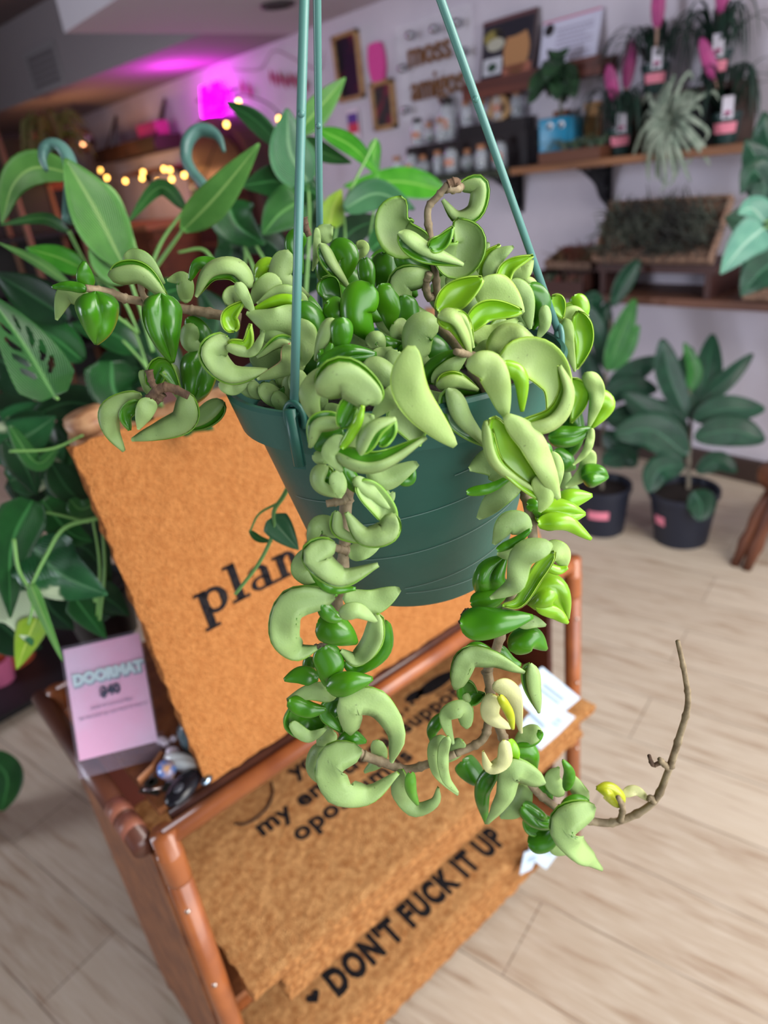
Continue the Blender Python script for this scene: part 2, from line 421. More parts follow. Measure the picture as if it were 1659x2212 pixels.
# tall dark rack against the back wall
rk = thing('shelving_rack', 'tall dark shelving rack with pale wood poles at far left', 'shelving', (1.75, 6.6, 0))
for x in (1.35, 1.78, 2.2):
    for y in (6.35, 6.85):
        obj('pole', MB().tube([(x, y, 0), (x, y, 2.02)], .022), M_pole, rk, True)
for z in (.35, .8, 1.25, 1.65): obj('shelf', MB().box((1.78, 6.6, z), (.9, .5, .03)), M_black, rk)
obj('back_panel', MB().box((1.78, 6.87, 1.0), (.9, .02, 1.95)), M_black, rk)
# warm counter cabinet on the wall, below the string lights
M_warm = mat('orange_wood', (120, 66, 42), .55, (92, 50, 34), 8, stretch=(1, 1, 6))
cb = thing('counter_cabinet', 'orange-lit wooden counter cabinet under the string lights', 'cabinet', (2.72, 6.6, 0))
obj('body', MB().box((2.72, 6.6, .6), (.5, 2.0, 1.2)), M_warm, cb)
obj('worktop', MB().box((2.70, 6.6, 1.22), (.58, 2.06, .04)), mat('worktop_wood', (150, 96, 66), .45), cb)
for k in range(3): 
    d_ = obj('door', MB().box((2.46, 5.95+.65*k, .62), (.02, .6, 1.0)), M_warm, cb)
    obj('handle', MB().tube([(2.44, 5.75+.65*k, .8), (2.44, 5.75+.65*k, .95)], .008), M_black, d_)
dr = thing('dark_display_case', 'dark low display case with orange top edge at far left', 'cabinet', (2.55, 8.2, 0))
obj('body', MB().box((2.6, 8.1, .8), (.7, .5, 1.6)), mat('case_dark', (46, 38, 40), .6), dr)
obj('top_board', MB().box((2.6, 8.1, 1.63), (.74, .56, .07)), mat('case_top', (196, 92, 50), .5), dr)
point('warm_counter_lamp', (2.35, 6.3, 1.62), 8, (1.0, .45, .15), .08)
point('warm_counter_lamp', (2.6, 5.2, 1.5), 1.6, (1.0, .4, .2), .06)
# hanging shelf with triangular ropes
hs = thing('hanging_shelf', 'dark wooden shelf hung by triangular ropes below the pink glow', 'shelf', (2.86, 6.45, 1.8))
M_dw = mat('dark_stained_wood', (62, 40, 32), .6, (44, 28, 24), 10, stretch=(8, 1, 1))
obj('plank', MB().box((2.86, 6.45, 1.8), (.24, 1.3, .1)), M_dw, hs)
for s_, y in ((1, 5.95), (-1, 6.95)):
    obj('rope', MB().tube([(2.75, y-.16, 1.83), (2.98, y, 2.1), (2.95, y+.16, 1.83)], .01, 6), M_dw, hs)
tag(obj('gift_box', MB().box((2.84, 5.98, 1.9), (.12, .34, .1), bev=.01), mat('magenta_card', (176, 50, 120), .6)), 'magenta box lying on the dark hanging shelf', 'box')
sh2 = thing('wall_shelf', 'thin pale shelf on the wall beneath the hanging shelf', 'shelf', (2.9, 6.2, 1.62))
obj('board', MB().box((2.9, 6.2, 1.62), (.2, 1.0, .025)), M_warm, sh2)
for y in (5.85, 6.55): obj('bracket', MB().prism([(0, 0), (0, -.1), (-.12, 0)], (3, y, 1.607), X3, Z3, Y3*.015), M_black, sh2)
# arched cabinet
ar = thing('arched_cabinet', 'dark red-brown arch-topped cabinet against the right wall behind the plants', 'cabinet', (2.87, 4.95, 0))
def arch(hw, z0, z1, n=18):
    return [(-hw, z0), (hw, z0)] + [(hw*cos(pi*k/n), z1+hw*.75*sin(pi*k/n)) for k in range(n+1)]
obj('carcass', MB().prism(arch(.47, 0, 1.52), (2.98, 4.95, 0), -Y3, Z3, X3*-.22), mat('mahogany', (74, 36, 30), .5, (54, 26, 24), 10, stretch=(1, 1, .2)), ar)
obj('interior_panel', MB().prism(arch(.39, .7, 1.5), (2.755, 4.95, 0), -Y3, Z3, X3*-.012), mat('mahogany_dark', (58, 24, 28), .35), ar)
for z in (1.05, 1.4): obj('shelf_edge', MB().box((2.735, 4.95, z), (.03, .78, .025)), mat('mahogany_edge', (92, 48, 36), .5) if z < 1.1 else bpy.data.materials['mahogany_edge'], ar)
for k in range(5):
    tag(obj('ornament', MB().ball((2.70, 4.66+.14*k, 1.44), .034+.006*(k % 2), (1, 1, 1.2)), mat('ornament_%d' % k, [(180, 150, 170), (120, 60, 70), (200, 190, 200), (160, 70, 120), (90, 110, 90)][k], .3)),
        ['lilac', 'dark red', 'white', 'magenta', 'grey-green'][k]+' ornament on the arched cabinet shelf', 'ornament', 'ornaments in the arched cabinet')
# neon sign: magenta tube lettering (the photo shows it blown out)
nc = onp(462, 212, 0, 2.93); M_neon = mat('neon_magenta', (255, 0, 255), .4, emit=(255, 0, 255), estr=5)
ns_ = thing('neon_sign', 'glowing magenta neon sign high on the far wall', 'neon sign', nc)
def neon(body, size, dy, dz):
    cu = bpy.data.curves.new('tube', 'FONT'); cu.body = body; cu.size = size; cu.align_x = 'CENTER'; cu.shear = .35; cu.offset = .012
    cu.extrude = .01; cu.bevel_depth = .012; cu.bevel_resolution = 2; cu.resolution_u = 4; cu.space_character = .86
    o = bpy.data.objects.new('tube', cu); COL.objects.link(o); dg = bpy.context.evaluated_depsgraph_get()
    me = bpy.data.meshes.new_from_object(o.evaluated_get(dg))
    mb = MB().add([nc+Vector((-v.co.z*1.0, (-v.co.x+dy)*.72, (v.co.y+dz)*.72-.05)) for v in me.vertices], [tuple(p.vertices) for p in me.polygons])
    bpy.data.objects.remove(o); bpy.data.curves.remove(cu)
    return mb
obj('neon_tube', neon('hello', .25, .03, .0), M_neon, ns_); obj('neon_tube', neon('you', .22, .12, -.14), M_neon, ns_)
obj('mount_bar', MB().tube([nc+Vector((.03, .3, .02)), nc+Vector((.03, -.25, .02))], .008, 8).tube([nc+Vector((.03, .2, -.08)), nc+Vector((.03, -.1, -.08))], .008, 8), M_black, ns_)
for y_ in (.2, -.1): obj('standoff', MB().tube([nc+Vector((.02, y_, .02)), nc+Vector((.07, y_, .02))], .01, 8), M_black, ns_)
point('neon_glow', nc+Vector((-.28, 0, .06)), 8, (1, .05, 1), .15)
# string lights
M_bulb = mat('warm_bulb', (255, 200, 110), .4, emit=(255, 190, 90), estr=9)
M_wire = mat('black_cable', (16, 14, 14), .6)
bulbs = [(217, 368), (231, 384), (271, 391), (309, 372), (307, 385), (341, 392), (354, 365), (367, 367), (371, 387), (398, 378)]
strand2 = [(414, 468), (489, 269), (515, 220), (603, 257), (641, 383)]
for nm, bl, lab in (('string_lights', bulbs, 'row of warm glowing string lights across the orange-lit counter'), ('string_lights', strand2, 'loose strand of warm string lights over the arched cabinet')):
    ps = [onp(x, y, 0, 2.62 if bl is bulbs else 2.66) for x, y in bl]
    st = thing(nm, lab, 'string lights', ps[0])
    wp = [p+Vector((.0, 0, .035)) for p in ps]
    ex = 2.995 if bl is bulbs else 2.74
    wp = [Vector((ex, wp[0].y+.1, wp[0].z+.08))]+wp+[Vector((ex, wp[-1].y-.12, wp[-1].z+.06))]
    obj('cable', MB().tube(catmull(wp, 40), .004, 6), M_wire, st)
    for p in ps:
        b_ = obj('bulb', MB().ball(p, .014, (1, 1, 1.25)), M_bulb, st, True)
        obj('socket', MB().tube([p+Vector((0, 0, .014)), p+Vector((0, 0, .038))], .007, 8), M_wire, b_)
# mirror ball near the rack, plant on the rack
mbp = onp(180, 303, 0, 2.55)
mb_ = thing('mirror_ball', 'small silvery mirror ball hanging at far left', 'mirror ball', mbp)
obj('ball', MB().ball(mbp, .1, u=20, v=14), mat('mirror_tiles', (170, 160, 175), .15, metal=1), mb_)
obj('cord', MB().tube([mbp+Vector((0, 0, .09)), Vector((mbp.x, mbp.y, 2.2))], .003, 6), M_wire, mb_)
ft = onp(120, 300, 1, 6.2)
fl_ = MB()
for k in range(60):
    a = random.uniform(0, 2*pi); l = random.uniform(.12, .3)
    leaf(fl_, [ft, ft+Vector((cos(a)*l*.6, sin(a)*l*.6, random.uniform(-.05, .2))), ft+Vector((cos(a)*l, sin(a)*l, random.uniform(-.2, .12)))], .02, 'L', nt=6, ns=2, prof='lance', mis=(0, 0, 0))
fp_ = thing('trailing_plant', 'dim olive trailing plant on top of the dark rack', 'plant', ft)
obj('foliage', fl_, mat('olive_leaves', (86, 84, 30), .6), fp_)
obj('pot', MB().lathe([(.07, -.14), (.09, 0), (.08, 0), (.07, -.1), (0, -.1)], ft), M_dw, fp_, True)
# garland of red paper leaves and draped threads on the right wall
gl = thing('paper_garland', 'garland of dull red paper leaves strung on the right wall', 'garland', onp(600, 170, 0, 2.97))
thr = [onp(x, y, 0, 2.98) for x, y in ((500, 150), (560, 150), (590, 110), (640, 130), (690, 150), (700, 110))]
obj('thread', MB().tube(catmull(thr, 30), .003, 5), mat('thread', (150, 130, 140), .8), gl)
M_red = mat('red_paper', (150, 62, 74), .7)
for i, (x, y) in enumerate(((524, 190), (540, 197), (586, 166), (596, 172), (606, 170), (617, 176), (628, 172), (640, 176), (650, 180), (660, 185))):
    p = onp(x, y, 0, 2.972); r_ = .034 if i > 1 else .04
    obj('paper_leaf', MB().prism([(0, r_*1.3), (r_*.6, 0), (0, -r_*1.3), (-r_*.6, 0)], p, -Y3, Z3, X3*-.003), M_red, gl)
# framed pictures and pink plaque
M_gold = mat('gold_frame', (176, 140, 92), .4, (150, 112, 70), 30)
def framed(name, label, c4, fr, dark, cat='picture', blot=None, mats=None):
    (x0, y0), (x1, y1) = c4
    a = onp(x0, y0, 0, 3.0); b = onp(x1, y1, 0, 3.0)
    y_l, y_r, z_t, z_b = max(a.y, b.y), min(a.y, b.y), max(a.z, b.z), min(a.z, b.z)
    cy, cz, W, Hh = (y_l+y_r)/2, (z_t+z_b)/2, y_l-y_r, z_t-z_b
    t = thing(name, label, cat, (2.985, cy, cz))
    f = MB()
    for s in (1, -1):
        f.box((2.985, cy+s*(W/2-fr/2), cz), (.03, fr, Hh), bev=.003).box((2.985, cy, cz+s*(Hh/2-fr/2)), (.03, W, fr), bev=.003)
    obj('frame', f, mats or M_gold, t)
    obj('picture', MB().box((2.992, cy, cz), (.014, W-fr*1.6, Hh-fr*1.6)), dark, t)
    return t, cy, cz, W, Hh
M_art1 = mat('dark_floral_print', (26, 24, 34), .35, (110, 34, 44), 9, lo=.3, hi=.42)
M_art2 = mat('dark_rose_print', (60, 56, 60), .3, (120, 50, 66), 12, lo=.4, hi=.5)
framed('framed_picture', 'large dark picture in a gold frame high on the right wall', ((722, 80), (792, 210)), .02, M_art1)
framed('framed_picture', 'small dark picture in a gold frame under the pink plaque', ((805, 180), (862, 275)), .022, M_art2)
p1, p2 = onp(800, 97, 0, 3.0), onp(840, 172, 0, 3.0)
cy, cz = (p1.y+p2.y)/2, (p1.z+p2.z)/2; W, Hh = abs(p1.y-p2.y), abs(p1.z-p2.z)
pl_ = []
for k in range(40):
    a = 2*pi*k/40; ca, sa = cos(a), sin(a); q = 1+.06*cos(6*a)
    pl_.append((abs(ca)**.5*(1 if ca > 0 else -1)*W/2*q, abs(sa)**.5*(1 if sa > 0 else -1)*Hh/2))
tag(obj('wall_plaque', MB().prism(pl_, (2.99, cy, cz), -Y3, Z3, X3*-.02), mat('hot_pink', (214, 74, 150), .5)), 'hot pink wavy plaque on the right wall between the frames', 'plaque')
p1 = onp(764, 268, 0, 2.985)
pc = thing('postcard', 'little purple and pink postcard on the wall beside the lily', 'card', p1)
obj('card', MB().box(p1, (.006, .1, .15)), mat('card_white', (220, 205, 215), .6), pc)
obj('print', MB().box(p1+Vector((-.004, 0, .03)), (.003, .09, .05)).box(p1+Vector((-.004, 0, -.02)), (.003, .09, .05), mi=1), [mat('card_purple', (84, 60, 140), .6), mat('card_red', (200, 60, 80), .6)], pc)

# ------------------------------------------------------------ right wall: ledge, poster, certificate, lettering
M_iron = mat('black_iron', (24, 24, 30), .5)
M_ledge = mat('red_brown_ledge', (104, 52, 38), .5, (80, 38, 30), 10, stretch=(1, .1, 4))
lg = thing('picture_ledge', 'narrow red-brown picture ledge on the right wall under the poster', 'shelf', (2.94, 2.31, 1.69))
obj('ledge_board', MB().box((2.945, 2.31, 1.702), (.11, .76, .018)), M_ledge, lg)
obj('ledge_lip', MB().box((2.89, 2.31, 1.695), (.014, .76, .07)), M_ledge, lg)
obj('ledge_back', MB().box((2.992, 2.31, 1.695), (.014, .76, .06)), M_ledge, lg)
# poster: generic figure in a hat, leaning
def board(name, label, cat, y0, y1, z0, z1, mats, lean=.05, th=.008):
    t = thing(name, label, cat, (2.955, (y0+y1)/2, z0))
    Yv = Vector((lean, 0, z1-z0)).normalized(); N = Yv.cross(-Y3)
    def sheet(poly, off, m, nm, par):
        O = Vector((2.93, y0, z0))
        return obj(nm, MB().prism(poly, O+N*off, -Y3, Yv, N*-.003), m, par)
    w_, h_ = y0-y1, (z1-z0)/Yv.z
    obj('backing', MB().prism([(0, 0), (w_, 0), (w_, h_), (0, h_)], Vector((2.93, y0, z0)), -Y3, Yv, N*th), mats, t)
    s = (N.x < 0) and 1 or -1
    def put(poly, m, nm, k=1):
        q = [(p[0]*w_, p[1]*h_) for p in poly]
        off = .001*k+ .0005
        O = Vector((2.93, y0, z0)) + Vector((-1, 0, 0))*off
        return obj(nm, MB().prism(q, O, -Y3, Yv, Vector((-.0012, 0, 0))), m, t)
    return t, put, w_, h_
def rect(x0, y0, x1, y1): return [(x0, y0), (x1, y0), (x1, y1), (x0, y1)]
def disc(cx, cy, rx, ry, n=24): return [(cx+rx*cos(2*pi*k/n), cy+ry*sin(2*pi*k/n)) for k in range(n)]
t, put, w_, h_ = board('poster', 'dark poster of a tan face under a hat standing on the ledge', 'poster', 2.62, 2.31, 1.715, 1.965, mat('poster_paper', (88, 74, 76), .5))
put(rect(.03, .04, .97, .96), mat('poster_navy', (40, 36, 48), .5), 'picture')
put(disc(.68, .42, .24, .38), mat('poster_tan', (176, 128, 84), .5), 'picture', 2)
put(rect(.45, .05, .97, .22), mat('poster_salmon', (170, 104, 84), .5), 'picture', 2)
put(disc(.58, .80, .34, .14), mat('poster_hat', (30, 28, 40), .5), 'picture', 3)
put(disc(.24, .72, .2, .12), mat('poster_olive', (140, 128, 66), .5), 'picture', 3)
put(disc(.28, .6, .17, .1), mat('poster_cream', (178, 176, 160), .5), 'picture', 4)
put(rect(.06, .13, .42, .4), mat('poster_white', (196, 198, 206), .5), 'picture', 3)
put(disc(.24, .25, .09, .07), mat('poster_leaf', (36, 66, 46), .5), 'picture', 4)
put(rect(.0, .93, 1, 1), mat('poster_maroon', (96, 62, 66), .5), 'picture', 4)
t, put, w_, h_ = board('certificate', 'white certificate with a black round seal and pink top edge', 'certificate', 2.28, 1.99, 1.715, 1.90, mat('certificate_paper', (206, 206, 226), .5))
put(rect(0, .965, 1, 1), mat('certificate_pink', (206, 106, 140), .5), 'edge_band')
put(disc(.13, .82, .085, .12), mat('seal_black', (30, 26, 28), .5), 'seal', 2)
M_ink = mat('faint_ink', (164, 156, 178), .6)
for k in range(8):
    yy = .78-.085*k; x_ = .28
    sq = []
    n = 26; L_ = .62-(.12 if k % 3 == 2 else 0)
    for i in range(n): sq.append((x_+L_*i/(n-1), yy+.018*sin(i*2.3+k*1.7)+.012))
    for i in range(n-1, -1, -1): sq.append((x_+L_*i/(n-1), yy+.018*sin(i*2.3+k*1.7)-.012))
    put(sq, M_ink, 'handwriting')
# acrylic sign with wooden letters
M_acr = mat('clear_acrylic', (245, 248, 252), .05, spec=.5, alpha=.10)
a1 = thing('acrylic_sign', 'clear acrylic wall sign with wooden script letters on round standoffs', 'sign', (2.96, 2.95, 1.84))
obj('acrylic_panel', MB().box((2.955, 2.93, 1.84), (.006, .52, .43), bev=.002), M_acr, a1)
M_lw = mat('letter_wood', (124, 84, 44), .55, (100, 64, 34), 40)
Yv = Z3
obj('letters', text_mb('moss', .165, Vector((2.948, 3.115, 1.865)), -Y3, (Z3-Y3*.0).normalized(), .006, 'LEFT', .92, .002, .98), M_lw, a1)
obj('letters', text_mb('amigos', .165, Vector((2.948, 3.11, 1.715)), -Y3, Z3, .006, 'LEFT', .86, .002, .98), M_lw, a1)
for (y, z) in ((3.07, 2.0), (2.90, 1.995), (2.75, 1.99), (2.72, 1.87), (3.15, 1.87), (3.155, 1.68)):
    obj('standoff', MB().lathe([(.02, 0), (.02, .03), (.016, .042), (0, .044)], (2.962, y, z), 16, R=frame_from(Vector((-1, 0, 0)))), mat('standoff_steel', (170, 170, 176), .15, metal=1) if 'standoff_steel' not in bpy.data.materials else bpy.data.materials['standoff_steel'], a1, True)

# ------------------------------------------------------------ upper shelf and brackets
M_shelf = mat('shelf_pine', (146, 98, 62), .55, (112, 72, 44), 6, stretch=(6, .5, 6))
M_moss = mat('mossy_board', (58, 62, 48), .8, (38, 44, 34), 25)
tag(obj('wall_shelf', MB().box((2.86, 1.5, 1.342), (.28, 1.56, .03), bev=.003), M_shelf), 'long orange-brown upper wall shelf carrying the pink-flowered pots', 'shelf')
tag(obj('wall_shelf', MB().box((2.86, 2.72, 1.342), (.28, .86, .03), bev=.003), M_moss), 'dark moss-coloured upper wall shelf carrying the glass jars', 'shelf')
def bracket(y, lab):
    t = thing('shelf_bracket', lab, 'bracket', (2.98, y, 1.3), group='ornate iron shelf brackets')
    obj('wall_bar', MB().box((2.99, y, 1.235), (.012, .022, .18)), M_iron, t)
    obj('shelf_bar', MB().box((2.88, y, 1.322), (.22, .022, .01)), M_iron, t)
    sc = MB()
    sc.tube(catmull([(2.985, y, 1.16), (2.93, y, 1.2), (2.89, y, 1.26), (2.80, y, 1.316)], 14), .009, 8)
    for (cx, cz, r) in ((2.955, 1.285, .026), (2.905, 1.295, .02), (2.965, 1.225, .018), (2.86, 1.308, .01)):
        sc.tube([(cx+r*(1-k/30)*cos(k*.5), y, cz+r*(1-k/30)*sin(k*.5)) for k in range(22)], .005, 6)
    sc.prism([(2.985, 1.15), (2.985, 1.315), (2.83, 1.315)], (0, y-.002, 0), X3, Z3, Y3*.004)
    obj('scrollwork', sc, M_iron, t, True)
bracket(1.95, 'black scrolled iron bracket under the orange-brown shelf')
bracket(2.44, 'black scrolled iron bracket under the moss-coloured shelf')
# two-step riser for the rear pots
M_riser = mat('dark_walnut', (66, 48, 40), .55, (50, 36, 30), 8)
rs = thing('display_riser', 'dark wooden riser lifting the two rear pots on the upper shelf', 'riser', (2.90, 1.57, 1.357))
obj('top_board', MB().box((2.90, 1.57, 1.545), (.16, .46, .02)), M_riser, rs)
for y in (1.35, 1.79): obj('side_board', MB().box((2.90, y, 1.446), (.16, .02, .178)), M_riser, rs)
obj('back_board', MB().box((2.975, 1.57, 1.446), (.01, .44, .178)), M_black, rs)

# ------------------------------------------------------------ pots with pink plume flowers
M_gpot = mat('dark_green_plastic', (22, 50, 48), .4)
M_plab = mat('pink_label', (222, 128, 148), .6)
M_tagw = mat('tag_white', (214, 210, 222), .6); M_tagp = mat('tag_magenta', (170, 40, 110), .6)
M_dleaf = mat('dark_strap_leaf', (30, 58, 46), .5, (22, 44, 36), 20)
M_plume = mat('pink_plume', (170, 62, 122), .5, (150, 52, 112), 20); M_plstem = mat('plume_base', (196, 160, 140), .6)
def plume_pot(loc, scale, label, seed, plumes):
    rnd = random.Random(seed)
    t = thing('flowering_pot_plant', label, 'potted plant', loc, group='pink-plumed pots on the upper shelf')
    W0 = False
    obj('pot', MB().lathe([(.038, 0), (.05, .085), (.053, .085), (.053, .1), (.047, .1), (.044, .03), (0, .03)]), M_gpot, t, 'auto', W0)
    dirv = Vector((-loc[0], -loc[1], 0)).normalized(); sd = Vector((-dirv.y, dirv.x, 0))
    lb = MB(); vs = []; fs = []
    for k in range(9):
        a = -.75+1.5*k/8; d = dirv*cos(a)+sd*sin(a)
        for z in (.035, .068): vs.append(d*(.0405+.012*z/.085+.004)+Vector((0, 0, z)))
    fs = [(2*k, 2*k+2, 2*k+3, 2*k+1) for k in range(8)]
    lb.add(vs, fs); obj('price_label', lb, M_plab, t, True, W0)
    tg = obj('plant_tag', MB().prism([(-.018, 0), (.018, 0), (.018, .07), (-.018, .07)], dirv*.05+sd*.004+Vector((0, 0, .08)), sd, (Z3+dirv*.1).normalized(), dirv*.0015), M_tagw, t, False, W0)
    fl = MB()
    for k in range(5):
        a = pi/2+(k-2)*.6; fl.prism([(0, 0), (.008*cos(a)-.004*sin(a), .008*sin(a)+.004*cos(a)), (.014*cos(a), .014*sin(a)), (.008*cos(a)+.004*sin(a), .008*sin(a)-.004*cos(a))], dirv*.0535+sd*.004+Vector((0, 0, .094)), sd, Z3, dirv*.002)
    obj('flower_print', fl, M_tagp, tg, False, W0)
    fo = MB()
    for k in range(46):
        a = rnd.uniform(0, 2*pi); l = rnd.uniform(.15, .26)*scale; h = rnd.uniform(.06, .15)
        d = Vector((cos(a), sin(a), 0))
        if d.x > .3: l *= .45
        b = Vector((0, 0, .09)) + d*.012
        leaf(fo, [b, b+d*l*.4+Vector((0, 0, h)), b+d*l*.8+Vector((0, 0, h*.9)), b+d*l+Vector((0, 0, h*.3-rnd.uniform(0, .08)))], .0078, 'L', nt=10, ns=2, prof='strap', mis=(0, 0, 0), viewer=Vector((0, 0, 2)), thick=.0012)
    obj('strap_leaves', fo, M_dleaf, t, True, W0)
    for (dx, lean, h) in plumes:
        b = Vector((0, 0, .1)); tip = b + sd*dx + Vector((0, 0, h)) + dirv*lean
        pm = MB(); mid = (b+tip)*.5
        pm.tube([b, b.lerp(tip, .45)], [.004, .006], 8, mi=1)
        q0 = b.lerp(tip, .42); ax = (tip-q0)
        R = frame_from(ax, Vector((1, .2, 0)))
        L_ = ax.length
        bm = bmesh.new(); bmesh.ops.create_uvsphere(bm, u_segments=12, v_segments=12, radius=1)
        xd = R.inverted() @ sd
        for v in bm.verts:
            z = v.co.z; wv = Vector((v.co.x, v.co.y, 0)); a = wv.dot(xd); wv = wv*.35 + xd*(a*.65)
            v.co = Vector((wv.x*.026, wv.y*.026, (z*.5+.5)*L_)) 
        pm.bm(bm, q0, R, 0)
        obj('pink_plume', pm, [M_plume, M_plstem], t, True, W0)
    return t
plume_pot((2.885, 1.69, 1.556), 1.0, 'pink-plumed pot at left on the riser, its plume rising above the dark leaves', 1, [(.0, .0, .26)])
plume_pot((2.885, 1.455, 1.556), 1.0, 'pink-plumed pot at right on the riser, nearest the photo corner', 2, [(.01, .02, .25)])
plume_pot((2.83, 1.80, 1.358), .9, 'pink-plumed pot on the shelf board at left of the silvery air plant', 3, [(-.05, .04, .22), (.04, -.05, .3)])
plume_pot((2.83, 1.375, 1.358), .9, 'pink-plumed pot on the shelf board at right of the silvery air plant', 4, [(-.10, .02, .24)])
# big silvery air plant
ap = thing('air_plant', 'large silvery curly air plant spilling over the upper shelf edge', 'air plant', onp(1465, 258, 0, 2.74))
rnd = random.Random(5); fo = MB(); c0 = onp(1465, 258, 0, 2.76)
for k in range(30):
    a = k*2.4; u = rnd.uniform(.6, 1)
    sx, sz = cos(a), sin(a); l = .155*u
    if abs(sz) > .7 and sz > 0: l *= 1.05
    d = Vector((0, -sx, sz)); fwdv = Vector((-1, 0, 0))
    droop = Vector((0, 0, -1))
    end = c0+d*l+fwdv*.03+droop*(.05 if sz < .3 else .0)
    mid = c0+d*l*.6+fwdv*.07
    curlp = end+Vector((0, rnd.uniform(-.03, .03), -.035))
    leaf(fo, [c0, c0+d*l*.25+fwdv*.04, mid, end, curlp], .0135, 'l', nt=14, ns=3, prof='strap', mis=(0, 0, 0), thick=.003)
obj('silver_leaves', fo, mat('silver_green', (142, 154, 138), .75, (112, 128, 112), 30), ap, True)
obj('core', MB().ball(c0, .018), bpy.data.materials['silver_green'], ap, True)
# blue planter with a face
bx = Vector((2.83, 2.085, 1.358))
bp_ = thing('face_planter', 'square turquoise planter with two eyes holding a dark leafy plant', 'planter', bx)
M_blue = mat('turquoise_glaze', (24, 126, 164), .35)
Rf = rotz(radians(20))
pb = MB().box(bx+Vector((0, 0, .085)), (.15, .15, .17), Rf, bev=.008)
obj('planter_box', pb, M_blue, bp_, 'auto')
for k, s in enumerate((-1, 1)):
    e = bx + Rf @ Vector((-.076, s*.024, .14))
    eye = obj('eye', MB().ball(e, .014, (.35, 1, 1), Rf), mat('eye_white', (222, 226, 236), .3) if k == 0 else bpy.data.materials['eye_white'], bp_, True)
    obj('pupil', MB().ball(e+Rf @ Vector((-.005, .002, -.003)), .0085, (.4, 1, 1), Rf), M_black, eye, True)
obj('mouth', MB().tube(catmull([bx+Rf @ Vector((-.076, .02, .085)), bx+Rf @ Vector((-.077, 0, .077)), bx+Rf @ Vector((-.076, -.02, .085))], 8), .003, 6), M_black, bp_)
fo = MB(); rnd = random.Random(8); top = bx+Vector((0, 0, .17))
obj('stem', MB().tube([top-Vector((0, 0, .02)), top+Vector((0, 0, .13))], [.008, .006], 8), mat('grey_stem', (96, 96, 80), .7), bp_, True)
for k in range(14):
    a = k*2.4; d = Vector((cos(a), sin(a), 0)); h = .08+.13*rnd.random(); l = .1+.05*rnd.random()
    if d.x > 0: l *= .6
    b = top+Vector((0, 0, h))
    leaf(fo, [b, b+d*l*.5+Vector((0, 0, .03)), b+d*l+Vector((0, 0, -.03))], .045, 'L', nt=10, ns=6, prof='oval', mis=(0, 0, 0), wave=.2, ph=k, viewer=b+Vector((-1, -1, 2)))
obj('leaves', fo, mat('deep_green_leaf', (38, 72, 42), .5, (28, 56, 36), 20), bp_, True)
for k, (dy, hh) in enumerate(((.07, .2), (-.09, .21))):
    tag(obj('wooden_block', MB().box(bx+Vector((.10, dy, hh/2)), (.03, .07, hh), bev=.003), mat('block_wood_%d' % k, [(120, 78, 58), (176, 130, 78)][k], .6)),
        ['reddish', 'honey-coloured'][k]+' wooden block standing behind the turquoise planter', 'block')
# brown tray of small air plants
tr = Vector((2.78, 1.965, 1.358))
ty = thing('tray_of_air_plants', 'low brown wooden tray of small grey-green air plants', 'tray', tr)
obj('tray', MB().box(tr+Vector((0, 0, .004)), (.13, .30, .008)).box(tr+Vector((-.064, 0, .022)), (.008, .3, .044)).box(tr+Vector((.064, 0, .022)), (.008, .3, .044)).box(tr+Vector((0, .147, .022)), (.13, .008, .044)).box(tr+Vector((0, -.147, .022)), (.13, .008, .044)), mat('tray_wood', (98, 58, 40), .6), ty)
rnd = random.Random(11)
for q in range(5):
    fo = MB(); b = tr+Vector((rnd.uniform(-.02, .02), -.11+.055*q, .035))
    for k in range(18):
        a = k*2.4; d = Vector((cos(a), sin(a), 0)); l = rnd.uniform(.05, .11)
        leaf(fo, [b, b+d*l*.5+Vector((0, 0, .04)), b+d*l+Vector((0, 0, rnd.uniform(0, .06)))], .005, 'L', nt=6, ns=2, prof='strap', mis=(0, 0, 0), viewer=b+Vector((0, 0, 2)))
    obj('air_plant', fo, bpy.data.materials['silver_green'] if q % 2 else mat('sage_green_%d' % q, (96, 120, 92), .7), ty, True)

